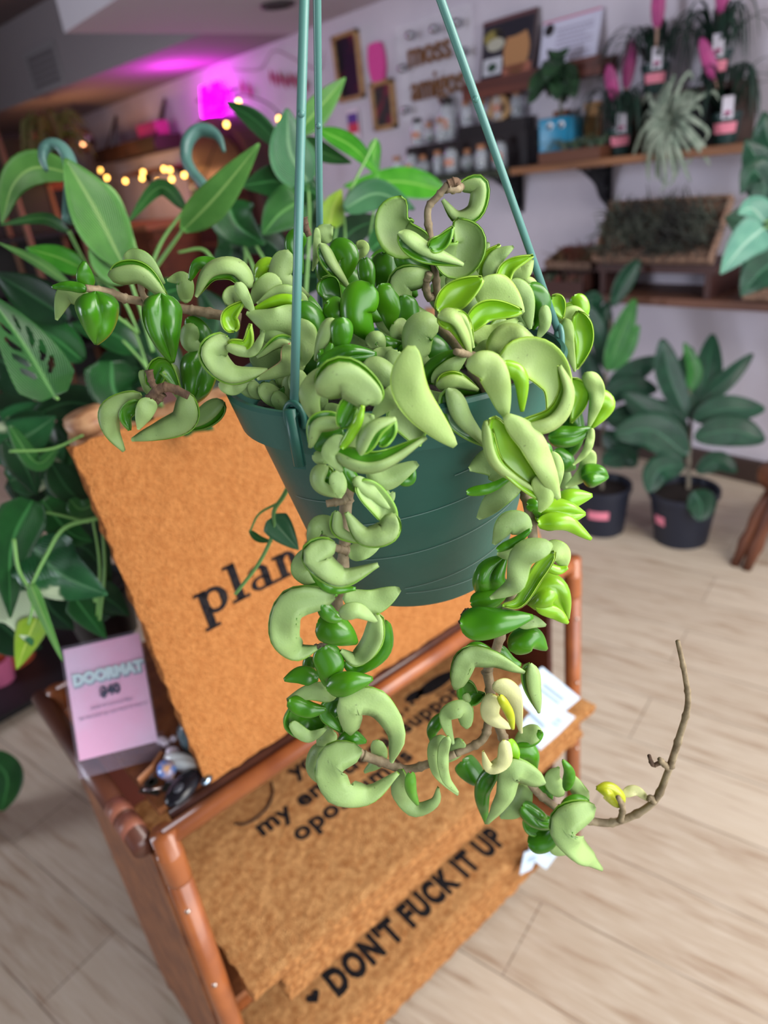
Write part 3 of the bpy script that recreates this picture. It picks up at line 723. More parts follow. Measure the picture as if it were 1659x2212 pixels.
# ------------------------------------------------------------ glass jars with moss balls on the moss-coloured shelf
M_glass = mat('jar_glass', (225, 232, 240), .04, spec=1, coat=1, alpha=.28)
M_cork = mat('cork', (176, 122, 88), .8, (150, 100, 70), 60); M_mball = mat('moss_ball', (40, 66, 40), .95, (28, 50, 30), 60); M_lid = mat('dark_lid', (40, 34, 36), .4)
M_lab = mat('copper_label', (190, 130, 108), .5); M_water = mat('jar_pebbles', (90, 84, 90), .7, (60, 56, 64), 90)
jr = thing('jar_riser', 'long black stepped riser behind the glass jars', 'riser', (2.92, 2.70, 1.357))
obj('step', MB().box((2.93, 2.70, 1.43), (.12, .80, .145)), M_lid, jr)
obj('step', MB().box((2.955, 2.56, 1.53), (.07, .42, .055)), M_lid, jr)
def jar(name, r, h, kind):
    t = thing(name, 'x', 'jar', (0, 0, -5))
    prof = [(0, .002), (r*.96, .002), (r, .008), (r, h*.72), (r*.72, h*.84), (r*.7, h*.9), (r*.64, h*.9), (r*.66, h*.83), (r*.93, h*.7), (r*.93, .01), (0, .008)]
    if kind == 2:
        prof = [(0, .002)]+[(r*sin(pi*k/14*.86+.12), r-r*cos(pi*k/14*.86+.12)) for k in range(15)]+[(r*.42, h*.95), (r*.36, h*.95)]
    obj('glass', MB().lathe(prof, n=20), M_glass, t, True, False)
    zt = h*.9 if kind != 2 else h*.95
    obj('stopper', MB().lathe([(r*.6, zt-.006), (r*.66, zt), (r*.66, zt+.02), (0, zt+.021)] if kind != 2 else [(r*.34, zt-.006), (r*.44, zt), (r*.4, zt+.018), (0, zt+.02)], n=16), M_cork if kind != 1 else M_lid, t, True, False)
    obj('moss_ball', MB().ball((0, 0, h*.32), r*.48), M_mball, t, True, False)
    obj('pebbles', MB().lathe([(0, .012), (r*.85, .012), (r*.85, h*.16), (0, h*.18)], n=16), M_water, t, True, False)
    if kind == 1:
        a = [(-r*1.02*cos(x), r*1.02*sin(x)) for x in [-.7+1.4*k/6 for k in range(7)]]
        obj('label', MB().add([(p[0], p[1], z) for p in a for z in (h*.3, h*.55)], [(2*k, 2*k+2, 2*k+3, 2*k+1) for k in range(6)]), M_lab, t, True, False)
    return t
protos = [jar('glass_jar', .032, .10, 0), jar('glass_jar', .036, .12, 1), jar('glass_jar', .04, .085, 2)]
jars = []
desc = ['corked glass jar', 'dark-lidded glass jar with a copper label', 'round corked glass bulb jar']
spots = []
for k in range(8): spots.append((k % 3, 2.775+.012*(k % 2), 3.08-.098*k, 1.358, ['first', 'second', 'third', 'fourth', 'fifth', 'sixth', 'seventh', 'eighth'][k]+' from the left in the front row'))
for k in range(3): spots.append(((k+1) % 3, 2.905, 3.04-.085*k, 1.504, ['leftmost', 'second', 'third'][k]+' from the left in the raised row'))
for k in range(4): spots.append((k*2 % 3, 2.95, 2.73-.105*k, 1.559, ['first', 'second', 'third', 'last'][k]+' from the left on the top step'))
usedp = set()
for (kd, x, y, z, where) in spots:
    r_ = protos[kd]
    lab = desc[kd]+', '+where
    if kd in usedp: dup(r_, (x, y, z), rz=.3*kd, label=lab)
    else: usedp.add(kd); r_.location = (x, y, z); r_['label'] = lab
    
for o in list(bpy.data.objects):
    if o.name.startswith('glass_jar'): o['group'] = 'moss ball jars on the upper shelf'
# second, tallest jar and wooden ornament
tj = dup(protos[1], (2.95, 2.86, 1.505), label='tallest dark-lidded jar at left beneath the acrylic sign'); tj.scale = (1.35, 1.35, 1.5)
oh = onp(1078, 248, 0, 2.93)
hw_ = thing('wooden_ornament', 'honey-coloured rounded wooden ornament with a dark hole above the jars', 'ornament', (2.95, oh.y, 1.559))
hp = [(.06*cos(a)*(1+.25*(sin(a) < 0)), .055*sin(a)+.05) for a in [2*pi*k/30 for k in range(30)]]
obj('body', MB().prism(hp, (2.96, oh.y, 1.562), -Y3, Z3, X3*-.03), mat('honey_wood', (196, 156, 104), .6, (170, 130, 84), 12), hw_)
obj('hole', MB().prism(disc(.022, .045, .014, .018), (2.9285, oh.y, 1.562), -Y3, Z3, X3*-.002), M_black, hw_)

# ------------------------------------------------------------ lower shelf and what it carries
tag(obj('wall_shelf', MB().box((2.86, 1.45, .812), (.28, 1.7, .032), bev=.003), mat('shelf_dark_pine', (112, 74, 56), .55, (84, 54, 42), 6, stretch=(6, .5, 6))), 'long brown lower wall shelf above the floor plants', 'shelf')
M_wick = mat('wicker', (150, 120, 100), .7, (104, 78, 64), 70, bump=.4, bscale=120)
M_moss2 = mat('dried_moss', (66, 66, 58), .9, (40, 40, 38), 30)
sd_ = thing('shelf_stand', 'dark brown stand on the lower shelf under the big wicker tray', 'stand', (2.86, 1.58, .828))
obj('stand_top', MB().box((2.86, 1.58, .935), (.24, .52, .03)), mat('stand_wood', (66, 38, 34), .55), sd_)
for y in (1.35, 1.81): obj('stand_side', MB().box((2.86, y, .874), (.24, .025, .092)), bpy.data.materials['stand_wood'], sd_)
def wicker_tray(name, label, c, w_, d_, hgt, tilt, fill, cat='basket', grp=None, nfill=160, fl=.06):
    t = thing(name, label, cat, c)
    c = Vector(c); up = Vector((-sin(tilt), 0, cos(tilt))); dp = Vector((cos(tilt), 0, sin(tilt)))   # dp: from front edge to back edge
    obj('base', MB().prism([(0, 0), (w_, 0), (w_, d_), (0, d_)], c+Y3*w_/2, -Y3, dp, up*.01), M_wick, t)
    rim = MB()
    cor = [c+Y3*w_/2, c-Y3*w_/2, c-Y3*w_/2+dp*d_, c+Y3*w_/2+dp*d_]
    for lv in range(int(hgt/.014)):
        ps = [q+up*(.012+.014*lv) for q in cor]; rim.tube(ps+[ps[0]], .008, 6)
    for i in range(4):
        a, b = cor[i], cor[(i+1) % 4]
        for k in range(14): q = a.lerp(b, k/14); rim.tube([q, q+up*hgt], .004, 5)
    obj('woven_rim', rim, M_wick, t)
    rnd = random.Random(len(label)); fo = MB()
    for k in range(nfill):
        b = c+Y3*rnd.uniform(-w_/2+.03, w_/2-.03)+dp*rnd.uniform(.03, d_-.03)+up*.015
        a = rnd.uniform(0, 2*pi); d = (Y3*cos(a)+dp*sin(a))*rnd.uniform(.3, 1)*fl
        leaf(fo, [b, b+up*fl*.7+d*.6, b+up*fl*rnd.uniform(.5, 1.4)+d*1.5], .005, 'L', nt=5, ns=2, prof='strap', mis=(0, 0, 0), viewer=b+up)
    o = obj('dried_plants', fo, fill, t, True); o['kind'] = 'stuff'
    return t
wicker_tray('wicker_tray', 'large tilted wicker tray heaped with dark dried air plants', (2.74, 1.585, .957), .50, .24, .05, radians(58), [mat('dried_dark', (78, 84, 72), .85, (44, 44, 42), 6)], 'tray', nfill=420, fl=.075)
wicker_tray('wicker_basket', 'small round-cornered wicker basket of reddish plants on the lower shelf', (2.80, 2.03, .915), .24, .16, .04, radians(15), [mat('rust_leaves', (112, 92, 62), .8, (120, 50, 44), 14)], nfill=90, fl=.05)
sb = thing('slatted_bin', 'dark wooden bin of grey-green plants under the small basket', 'bin', (2.80, 2.03, .828))
obj('bin', MB().box((2.80, 2.03, .834), (.2, .3, .012)).box((2.705, 2.03, .855), (.012, .3, .05)).box((2.895, 2.03, .87), (.012, .3, .08)).box((2.8, 2.174, .87), (.2, .012, .08)).box((2.8, 1.886, .87), (.2, .012, .08)), mat('bin_wood', (70, 40, 34), .6), sb)
fo = MB(); rnd = random.Random(3)
for k in range(70):
    b = Vector((2.8+rnd.uniform(-.08, .06), 2.03+rnd.uniform(-.13, .13), .842)); d = Vector((rnd.uniform(-1, 1), rnd.uniform(-1, 1), 0))*.03
    leaf(fo, [b, b+d*.5+Z3*.03, b+d+Z3*.055], .006, 'L', nt=5, ns=2, prof='strap', mis=(0, 0, 0))
obj('small_plants', fo, mat('grey_sage', (96, 112, 92), .8, (120, 52, 48), 9), sb)['kind'] = 'stuff'
wicker_tray('wicker_basket', 'wicker basket at the right photo edge on the lower shelf', (2.72, 1.02, .836), .36, .22, .09, radians(4), [mat('basket_greens', (60, 70, 54), .8)], nfill=120, fl=.07)

# ------------------------------------------------------------ rattan stand with doormats
M_rat = mat('rattan_cane', (168, 98, 52), .34, (128, 68, 36), 14, stretch=(1, 1, 1), coat=.35, lo=.3, hi=.7)
M_ratd = mat('rattan_dark', (104, 60, 42), .4, (78, 42, 32), 12, coat=.3)
M_wrap = mat('cane_wrap', (196, 152, 112), .5, (160, 112, 78), 60)
M_panel = mat('woven_side_panel', (146, 90, 52), .5, (112, 64, 38), 26, bump=.25, bscale=90)
M_mahog = mat('dark_mahogany_panel', (92, 42, 32), .45, (70, 30, 26), 8, stretch=(1, 1, .2))
ux0, ux1, uy0, uy1, ZT = .127, .926, .664, 1.05, .752
U = thing('rattan_stand', 'brown rattan stand with three levels carrying the doormats', 'stand', ((ux0+ux1)/2, (uy0+uy1)/2, 0))
for x in (ux0, ux1):
    for y in (uy0, uy1):
        p = obj('post', MB().tube([(x, y, 0), (x, y, ZT+.010)], .0155, 16), M_rat, U, True)
        obj('binding', MB().lathe([(.0158, -.05), (.0164, -.045), (.0164, -.005), (.0158, 0)], (x, y, ZT-.02), 16), M_rat, p, True)
        for z in (.1, .3, .47, .62):
            obj('nail_head', MB().ball((x-.006, y-.0142, z+.02), .0035), mat('nail_steel', (200, 190, 180), .2, metal=1) if 'nail_steel' not in bpy.data.materials else bpy.data.materials['nail_steel'], p, True)
for y in (uy0, uy1): obj('rail', MB().tube([(ux0, y, ZT), (ux1, y, ZT)], .0125, 16), M_rat, U, True)
obj('rail', MB().tube([(ux0+.02, uy0+.026, ZT-.002), (ux1-.02, uy0+.026, ZT-.002)], .009, 12), M_ratd, U, True)
for x in (ux0-.022, ux1-.03):
    r_ = obj('side_rail', MB().tube([(x, (uy0+.012 if x < .3 else uy0+.03), ZT-.006), (x, uy1+.02, ZT-.006)], .0145, 14), M_ratd, U, True)
    for y in (uy0+.05, uy0+.085): obj('binding', MB().tube([(x, y-.014, ZT-.006), (x, y+.014, ZT-.006)], .0150, 14), mat('pink_tan_wrap', (150, 92, 70), .45, (150, 90, 72), 80) if 'pink_tan_wrap' not in bpy.data.materials else bpy.data.materials['pink_tan_wrap'], r_, True)
for z in (.12, .40):
    for y in (uy0+.02, uy1): obj('rail', MB().tube([(ux0, y, z-.025), (ux1, y, z-.025)], .014, 12), M_rat, U, True)
    obj('shelf_board', MB().box(((ux0+ux1)/2, (uy0+uy1)/2, z-.006), (ux1-ux0-.02, uy1-uy0-.02, .012)), M_panel, U)
obj('top_board', MB().box(((ux0+ux1)/2, (uy0+uy1)/2+.012, ZT+.006), (ux1-ux0-.02, uy1-uy0-.045, .012)), M_panel, U)
obj('side_panel', MB().box((ux0-.012, (uy0+uy1)/2, .40), (.012, uy1-uy0-.02, .66)), M_panel, U)
obj('side_panel', MB().box((ux1-.004, (uy0+uy1)/2+.02, .40), (.012, uy1-uy0-.06, .66)), M_mahog, U)
obj('back_panel', MB().box(((ux0+ux1)/2, uy1-.004, .40), (ux1-ux0-.02, .012, .66)), M_mahog, U)
# upright frame at the back that the top mat leans on
for x in (.245, .86):
    lx = .09 if x < .5 else -.09
    q = obj('upright', MB().tube([(x+lx, .875, ZT), (x, .885, 1.205)], .024, 14), M_wrap, U, True)
    for k in range(4): obj('binding', MB().tube([(x+lx*(.095-.024*k)/.45, .885, 1.11+.024*k), (x+lx*(.077-.024*k)/.45, .885, 1.128+.024*k)], .0265, 14), M_wrap, q, True)
obj('upright_rail', MB().tube([(.225, .885, 1.165), (.89, .885, 1.165)], .02, 14), M_wrap, U, True)

M_coir = mat('coir', (218, 148, 86), .95, (186, 114, 60), 150, bump=.9, bscale=420, detail=8, lo=.2, hi=.75, spec=.1)
M_coirs = mat('coir_side', (206, 134, 76), .95, (150, 88, 48), 120, bump=1, bscale=380, detail=8, lo=.35, hi=.6, spec=.1)
M_print = mat('black_print', (28, 27, 32), .9, (44, 40, 40), 160, bump=.6, bscale=380, spec=.1)
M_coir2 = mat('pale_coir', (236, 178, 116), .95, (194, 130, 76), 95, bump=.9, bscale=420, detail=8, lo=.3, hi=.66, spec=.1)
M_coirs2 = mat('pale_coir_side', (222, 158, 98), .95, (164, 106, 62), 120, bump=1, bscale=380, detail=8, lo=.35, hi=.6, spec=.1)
def coir_mb(w_, d_, th, seed):
    """mat lying in x,y with slightly ragged edges"""
    rnd = random.Random(seed); nx, ny = 60, 36; mb = MB(); vs = []; fs = []
    for k in (0, 1):
        for i in range(nx+1):
            for j in range(ny+1):
                x = w_*i/nx; y = d_*j/ny; z = th*k
                e = i in (0, nx) or j in (0, ny)
                if e: x += rnd.uniform(-.0022, .0022); y += rnd.uniform(-.0022, .0022); z += (-.002 if k else .001)
                else: z += rnd.uniform(-.0006, .0006) if k else 0
                vs.append((x, y, z))
    N = (nx+1)*(ny+1); idx = lambda i, j, k: k*N+i*(ny+1)+j
    for i in range(nx):
        for j in range(ny):
            fs.append((idx(i, j, 1), idx(i+1, j, 1), idx(i+1, j+1, 1), idx(i, j+1, 1))); fs.append((idx(i, j, 0), idx(i, j+1, 0), idx(i+1, j+1, 0), idx(i+1, j, 0)))
    nf0 = len(fs)
    for i in range(nx):
        fs.append((idx(i, 0, 0), idx(i+1, 0, 0), idx(i+1, 0, 1), idx(i, 0, 1))); fs.append((idx(i, ny, 1), idx(i+1, ny, 1), idx(i+1, ny, 0), idx(i, ny, 0)))
    for j in range(ny):
        fs.append((idx(0, j, 1), idx(0, j+1, 1), idx(0, j+1, 0), idx(0, j, 0))); fs.append((idx(nx, j, 0), idx(nx, j+1, 0), idx(nx, j+1, 1), idx(nx, j, 1)))
    mb.add(vs, fs); mb.mi = [0]*nf0+[1]*(len(fs)-nf0)
    return mb
def coir_mat(loc, w_, d_, th, label, seed, group=None, rz=0, lean=None):
    t = thing('doormat', label, 'doormat', loc, group=group)
    if lean: t.rotation_euler = (lean, 0, 0)
    else: t.rotation_euler = (0, 0, rz)
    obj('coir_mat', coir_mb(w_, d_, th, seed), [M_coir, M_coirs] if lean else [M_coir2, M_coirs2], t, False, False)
    return t
# leaning mat with the slab-serif word
def stroke_word():
    """slab-serif lower-case letters p l a n t, drawn in units where x-height = 1; returns list of polys"""
    P = []
    def bar(x0, y0, x1, y1): P.append(rect(x0, y0, x1, y1))
    def arc(cx, cy, rx, ry, a0, a1, w0=.25, w1=.17, n=18):
        o, i = [], []
        for k in range(n+1):
            a = a0+(a1-a0)*k/n; wv = w0+(w1-w0)*abs(sin(a))
            o.append((cx+rx*cos(a), cy+ry*sin(a))); i.append((cx+(rx-wv)*cos(a), cy+(ry-w1*.9)*sin(a)))
        for k in range(n): P.append([o[k], o[k+1], i[k+1], i[k]])
    # p
    bar(.10, -.5, .35, 1); bar(-.03, .88, .31, 1); bar(-.03, -.5, .48, -.38); arc(.55, .5, .42, .5, -2.6, 2.6)
    # l
    x = 1.08; bar(x+.15, 0, x+.40, 1.5); bar(x, 1.38, x+.38, 1.5); bar(x-.02, 0, x+.58, .12)
    # a
    x = 1.78; bar(x+.46, .1, x+.70, .8); bar(x+.5, 0, x+.9, .12); arc(x+.35, .72, .34, .28, .0, 2.7); arc(x+.35, .28, .35, .28, 0, 2*pi, .18, .12, 24); bar(x+.02, .68, x+.16, .85)
    # n
    x = 2.74; bar(x+.10, 0, x+.35, 1); bar(x-.03, .88, x+.31, 1); bar(x-.03, 0, x+.44, .12); arc(x+.48, .62, .31, .38, 0, 2.6); bar(x+.56, 0, x+.80, .66); bar(x+.5, 0, x+.93, .12)
    # t
    x = 4.0; bar(x+.15, .2, x+.34, 1.35); bar(x, .88, x+.6, 1); arc(x+.42, .25, .27, .25, pi, 2*pi)
    return P
lean = math.atan2(.414, .108)
T1 = coir_mat((.197, .692, ZT+.016), .673, .44, .016, 'upright doormat reading plant, leaning on the stand top', 1, lean=lean)
wd = MB(); S = .0325
for q in stroke_word(): wd.prism([(p[0]*.0413, p[1]*S) for p in q], (.067, .196, .0163), X3, Y3, Z3*.0012)
obj('printed_lettering', wd, M_print, T1, False, False)
wd = MB()
for q in [rect(.09, .10, .65, .104)]: pass
# mats on the middle shelf
cur = .40
hh = .0145; rnd = random.Random(4)
for k in range(3):
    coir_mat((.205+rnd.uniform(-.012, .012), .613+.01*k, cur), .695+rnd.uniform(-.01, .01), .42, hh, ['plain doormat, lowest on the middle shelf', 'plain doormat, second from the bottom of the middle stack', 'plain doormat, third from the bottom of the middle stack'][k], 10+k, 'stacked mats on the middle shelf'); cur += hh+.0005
for k in range(2):
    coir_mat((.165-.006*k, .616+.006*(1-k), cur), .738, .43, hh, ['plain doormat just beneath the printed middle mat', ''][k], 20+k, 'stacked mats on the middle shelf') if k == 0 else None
    if k == 0: cur += hh+.0005
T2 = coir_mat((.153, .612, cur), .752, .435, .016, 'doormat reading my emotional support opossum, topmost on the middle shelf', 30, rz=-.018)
zz = .0163; O2 = Vector((.153, .612, 0))
def lay(body, size, x, y, sx=1, bold=.001, sp=1.0): return text_mb(body, size, Vector((x-O2.x, y-O2.y, zz)), X3, Y3, .0006, 'LEFT', sx, bold, sp)
for pr in (lay('you are', .05, .40, .882, 1.0, .0016), lay('my emotional support', .05, .292, .818, 1.0, .0016, 1.08), lay('opossum is', .05, .330, .764, 1.02, .0016, 1.08)): obj('printed_lettering', pr, M_print, T2, False, False)
def draw(mb): obj('printed_drawing', mb, M_print, T2, False, False)
draw(MB().tube(catmull([Vector((.272-O2.x, .872-O2.y, zz)), Vector((.29-O2.x, .857-O2.y, zz)), Vector((.325-O2.x, .86-O2.y, zz)), Vector((.352-O2.x, .88-O2.y, zz)), Vector((.365-O2.x, .905-O2.y, zz))], 20), .004, 6, flat=.25))
draw(MB().prism(disc(.745-O2.x, .879-O2.y, .05, .017), (0, 0, zz), X3, Y3, Z3*.0006).prism(disc(.69-O2.x, .884-O2.y, .024, .012), (0, 0, zz), X3, Y3, Z3*.0006))
for k in range(4): draw(MB().prism(disc(.635+.018*k-O2.x, .862+.004*k-O2.y, .005, .005, 10), (0, 0, zz), X3, Y3, Z3*.0006))
draw(MB().tube(catmull([Vector((.72-O2.x, .852-O2.y, zz)), Vector((.76-O2.x, .848-O2.y, zz)), Vector((.80-O2.x, .866-O2.y, zz))], 16), .003, 6, flat=.25))
# mats on the bottom shelf
cur = .12
for k in range(6):
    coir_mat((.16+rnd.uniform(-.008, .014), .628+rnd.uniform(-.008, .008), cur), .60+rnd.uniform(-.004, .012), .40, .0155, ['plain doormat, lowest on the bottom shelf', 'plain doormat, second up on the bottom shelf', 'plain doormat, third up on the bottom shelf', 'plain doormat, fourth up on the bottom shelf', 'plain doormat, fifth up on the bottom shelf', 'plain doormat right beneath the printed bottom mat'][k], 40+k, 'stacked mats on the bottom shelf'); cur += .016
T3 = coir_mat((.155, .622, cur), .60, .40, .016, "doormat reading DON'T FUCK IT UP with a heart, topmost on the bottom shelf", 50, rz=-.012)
O2 = Vector((.155, .622, 0))
zT3 = cur
pr = lay("DON'T FUCK IT UP", .064, .290, .666, .66, .0036, 1.16)
obj('printed_lettering', pr, M_print, T3, False, False)
hp = [(.012*(16*sin(a)**3)/16, .012*(13*cos(a)-5*cos(2*a)-2*cos(3*a)-cos(4*a))/16) for a in [2*pi*k/30 for k in range(30)]]
obj('printed_heart', MB().prism(hp, (.262-O2.x, .693-O2.y, zz), X3, Y3, Z3*.0006), M_print, T3, False, False)
# white paper tags clipped on the mats' right corners
M_paper = mat('white_paper', (192, 212, 228), .6); M_pline = mat('paper_print', (132, 148, 168), .7)
def paper_tag(px, label, g, yy, grp):
    ps = [onp(x, y, 1, yy) for x, y in px]
    c = sum(ps, Vector())/4; t = thing('paper_tag', label, 'tag', c, group=grp)
    n = (ps[1]-ps[0]).cross(ps[3]-ps[0]).normalized()
    vs = ps+[p+n*.0012 for p in ps]
    obj('tag_card', MB().add(vs, [(0, 1, 2, 3), (7, 6, 5, 4), (0, 4, 5, 1), (1, 5, 6, 2), (2, 6, 7, 3), (3, 7, 4, 0)]), M_paper, t)
    a = ps[0].lerp(ps[1], .25); b = ps[0].lerp(ps[1], .75); dn = (ps[3]-ps[0]); s = -1 if n.y > 0 else 1
    off = Vector((0, -.0022, 0))
    vs = [a+dn*.3+off, b+dn*.3+off, b+dn*.34+off, a+dn*.34+off, a+dn*.45+off, b+dn*.45+off, b+dn*.48+off, a+dn*.48+off]
    vs += [v+Vector((0, .0005, 0)) for v in vs]
    fs = [(0, 1, 2, 3), (4, 5, 6, 7), (8, 9, 10, 11), (12, 13, 14, 15)]
    obj('tag_print', MB().add(vs, fs), M_pline, t)
paper_tag([(1172, 1441), (1254, 1508), (1180, 1570), (1104, 1500)], 'upper white paper tag hanging at the middle mats right corner', 0, .597, None)
paper_tag([(1170, 1508), (1243, 1549), (1170, 1624), (1122, 1570)], 'lower white paper tag hanging at the middle mats right corner', 0, .603, None)
paper_tag([(1150, 1812), (1212, 1835), (1180, 1878), (1140, 1850)], 'white paper tag at the right corner of the bottom mats', 0, .606, None)
paper_tag([(1133, 1842), (1170, 1830), (1148, 1878), (1123, 1890)], 'narrow white paper tag overlapping another at the bottom mats corner', 0, .60, None)
# acrylic price sign
P0 = onp(172, 1683, 2, ZT+.015); dX = Vector((.889, -.457, 0)); bk = Vector((.457, .889, 0)); dY = (Z3*cos(radians(38))+bk*sin(radians(38)))
Nn = dX.cross(dY)
W_, H_ = .106, .172
sg = thing('price_sign', 'pink price sign in an acrylic stand reading DOORMAT $40', 'sign', P0)
M_acr2 = mat('acrylic_sheet', (250, 250, 252), .05, trans=1, ior=1.03, spec=.4)
def pk():
    M = mat('pink_card', (248, 218, 242), .5, (255, 196, 226), 7, lo=.42, hi=.6); return M
obj('card', MB().prism(rect(.003, .022, W_-.003, H_-.004), P0, dX, dY, Nn*-.001), pk(), sg)
obj('acrylic_holder', MB().prism(rect(0, .016, W_, H_), P0+Nn*.0012, dX, dY, Nn*.0018).prism(rect(0, 0, W_, .017), P0+Nn*.0012, dX, dY, Nn*.0018)
    .prism(rect(0, 0, W_, .05), P0, dX, bk, Z3*.003), mat('acrylic_lilac', (214, 204, 226), .15, trans=.6, ior=1.03, alpha=.18), sg)
M_bub = mat('bubble_letter', (206, 226, 234), .4); M_bubs = mat('bubble_shade', (142, 160, 176), .5)
tO = P0 + dX*.056 + dY*.118 + Nn*.0035
obj('headline', text_mb('DOORMAT', .0195, tO, dX, dY, .0008, 'CENTER', .92, .0014, 1.0), M_bub, sg)
obj('headline_shadow', text_mb('DOORMAT', .0195, tO+dX*.0008-dY*.0018-Nn*.0012, dX, dY, .0003, 'CENTER', .92, .0022, 1.0), M_bubs, sg)
obj('price', text_mb('$40', .017, P0+dX*.055+dY*.096+Nn*.0035, dX, dY, .0003, 'CENTER', 1, .0009), mat('price_ink', (70, 74, 96), .6), sg)
M_small = mat('small_ink', (150, 134, 164), .7)
obj('small_print', text_mb('made of coconut fiber', .0062, P0+dX*.055+dY*.082+Nn*.0035, dX, dY, .0002, 'CENTER').merge(text_mb('do not pick up, you have to love it', .0062, P0+dX*.055+dY*.072+Nn*.0035, dX, dY, .0002, 'CENTER')), M_small, sg)
# keys, fob and charms
kz = ZT+.014
def onk(x, y, h=.012): return onp(x, y, 2, kz+h)
fb = onk(395, 1702, .015)
kb = thing('key_fob', 'black car key fob with keyring lying by the front rail', 'key', fb)
obj('fob', MB().ball(fb, .02, (1.5, .85, .5), rotz(.5)), mat('fob_black', (20, 20, 26), .25), kb, True)
obj('button', MB().ball(fb+Vector((-.006, -.006, .009)), .006, (1.3, .8, .5), rotz(.5)), mat('fob_button', (60, 62, 70), .3), kb, True)
obj('metal_end', MB().ball(fb+Vector((.027, -.010, -.001)), .009, (1, .7, .6), rotz(.3)), mat('fob_silver', (150, 170, 186), .15, metal=1), kb, True)
rg = onk(335, 1690, .01)
M_chr = mat('key_chrome', (170, 160, 158), .15, metal=1)
obj('ring', MB().tube([rg+Vector((.016*cos(2*pi*k/24), .014*sin(2*pi*k/24), .004*sin(4*pi*k/24))) for k in range(25)], .0014, 6), M_chr, kb, True)
obj('key', MB().box(rg+Vector((.012, -.014, .0)), (.03, .009, .0022), rotz(.8)).lathe([(.009, 0), (.009, .002), (.004, .002), (.004, 0)], rg+Vector((-.004, .0, .002)), 14), M_chr, kb)
obj('key', MB().box(rg+Vector((-.012, -.012, .002)), (.028, .008, .0022), rotz(2.1)), M_chr, kb)
ch = thing('glass_charm', 'sparkling clear and rainbow glass charms beside the price sign', 'charm', onk(375, 1640))
M_cry = mat('crystal', (232, 240, 240), .06, coat=.8, spec=.9); M_pearl = mat('pearl', (226, 214, 228), .15, coat=.8)
for (x, y, r_, s_) in ((388, 1642, .0145, (.7, 1.7, .7)), (396, 1652, .013, (.7, 1.6, .7)), (373, 1625, .008, (1, 1.3, 1)), (350, 1600, .008, (.8, 1.3, .8)), (358, 1605, .006, (1, 1, 1)), (374, 1596, .005, (1, 1, 1))):
    obj('crystal_drop', MB().ball(onk(x, y, .012), r_, s_, rotz(.5)), M_cry if r_ > .0085 else M_pearl, ch, True)
rb = obj('rainbow_bead', MB().ball(onk(360, 1662, .013), .0145, (.85, 1.15, .7), rotz(-.2)), mat('rainbow_glass', (250, 186, 90), .12, (80, 140, 220), 45, coat=.8), ch, True)
tag(obj('leather_strap', MB().tube([onk(300, 1690, .008), onk(330, 1660, .01), onk(350, 1630, .01)], .007, 8, flat=.4), mat('tan_leather', (168, 110, 72), .5)), 'tan leather strap lying between the sign and the charms', 'strap')
bg = onp(388, 1612, 2, ZT+.03)
tag(obj('glass_jar', MB().lathe([(.017, 0), (.02, .004), (.02, .034), (.014, .04), (.014, .044), (.012, .044), (.012, .039), (.017, .034), (.017, .006), (0, .005)], (bg.x+.022, bg.y, ZT+.013), 20), mat('dusky_glass', (92, 112, 118), .2, coat=.5), smooth=True), 'small dusky teal glass jar tucked behind the upright doormat edge', 'jar')

# ------------------------------------------------------------ plants behind and beside the stand
LM = {
 'dk': leaf_mat('dark_lily_leaf', (24, 74, 32), (36, 98, 42), (70, 140, 74), .36, 15, 5.5, veinmix=.25),
 'md': leaf_mat('green_lily_leaf', (36, 92, 40), (52, 112, 48), (100, 156, 84), .36, 15, 5.5, veinmix=.25),
 'lt': leaf_mat('fresh_lily_leaf', (66, 122, 50), (84, 140, 62), (134, 176, 96), .38, 15, 5.5, veinmix=.2),
 'tl': leaf_mat('bluish_lily_leaf', (56, 116, 74), (72, 132, 86), (120, 170, 120), .38, 15, 5.5, veinmix=.3),
 'br': leaf_mat('bright_young_leaf', (60, 150, 34), (84, 176, 48), (140, 206, 90), .35, 14, 5, veinmix=.15),
 'yl': leaf_mat('yellowing_leaf', (130, 176, 40), (164, 200, 62), (190, 214, 100), .4, 14, 5, veinmix=.15),
 'va': leaf_mat('marbled_pothos_leaf', (34, 92, 52), (50, 116, 66), (96, 152, 104), .3, 8, 4, veinmix=.1, blotch=((200, 218, 180), .535)),
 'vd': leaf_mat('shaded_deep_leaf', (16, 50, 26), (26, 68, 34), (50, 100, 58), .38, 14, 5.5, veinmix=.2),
 'fg': leaf_mat('rubber_plant_leaf', (22, 62, 44), (32, 78, 54), (58, 110, 80), .3, 22, 2.5, spec=.6, veinmix=.1, midw=.03),
 'fb': leaf_mat('young_rubber_leaf', (52, 120, 56), (70, 142, 66), (120, 176, 104), .3, 22, 2.5, veinmix=.1, midw=.03),
 'ft': leaf_mat('pale_teal_leaf', (96, 158, 136), (116, 176, 150), (160, 200, 176), .35, 10, 4, veinmix=.15),
}
M_stemg = mat('green_petiole', (112, 160, 84), .5); M_stemd = mat('dark_petiole', (58, 96, 52), .5)
M_hook = mat('teal_plastic_hook', (80, 120, 110), .35, (64, 100, 94), 25, bump=.12)
M_soil = mat('potting_soil', (40, 30, 26), .95, (24, 18, 16), 90, bump=.6)
M_npot = mat('black_nursery_pot', (26, 26, 30), .45)
def nursery(t, c, r, h, m=None):
    c = Vector(c)
    p = obj('pot', MB().lathe([(r*.78, 0), (r*.97, h*.9), (r*1.03, h*.9), (r*1.03, h), (r*.95, h), (r*.9, h*.86), (r*.74, .01), (0, .01)], c, 28), m or M_npot, t, 'auto')
    obj('soil', MB().lathe([(0, h*.88), (r*.91, h*.87), (r*.9, h*.84), (0, h*.8)], c, 24), M_soil, t)
    return p
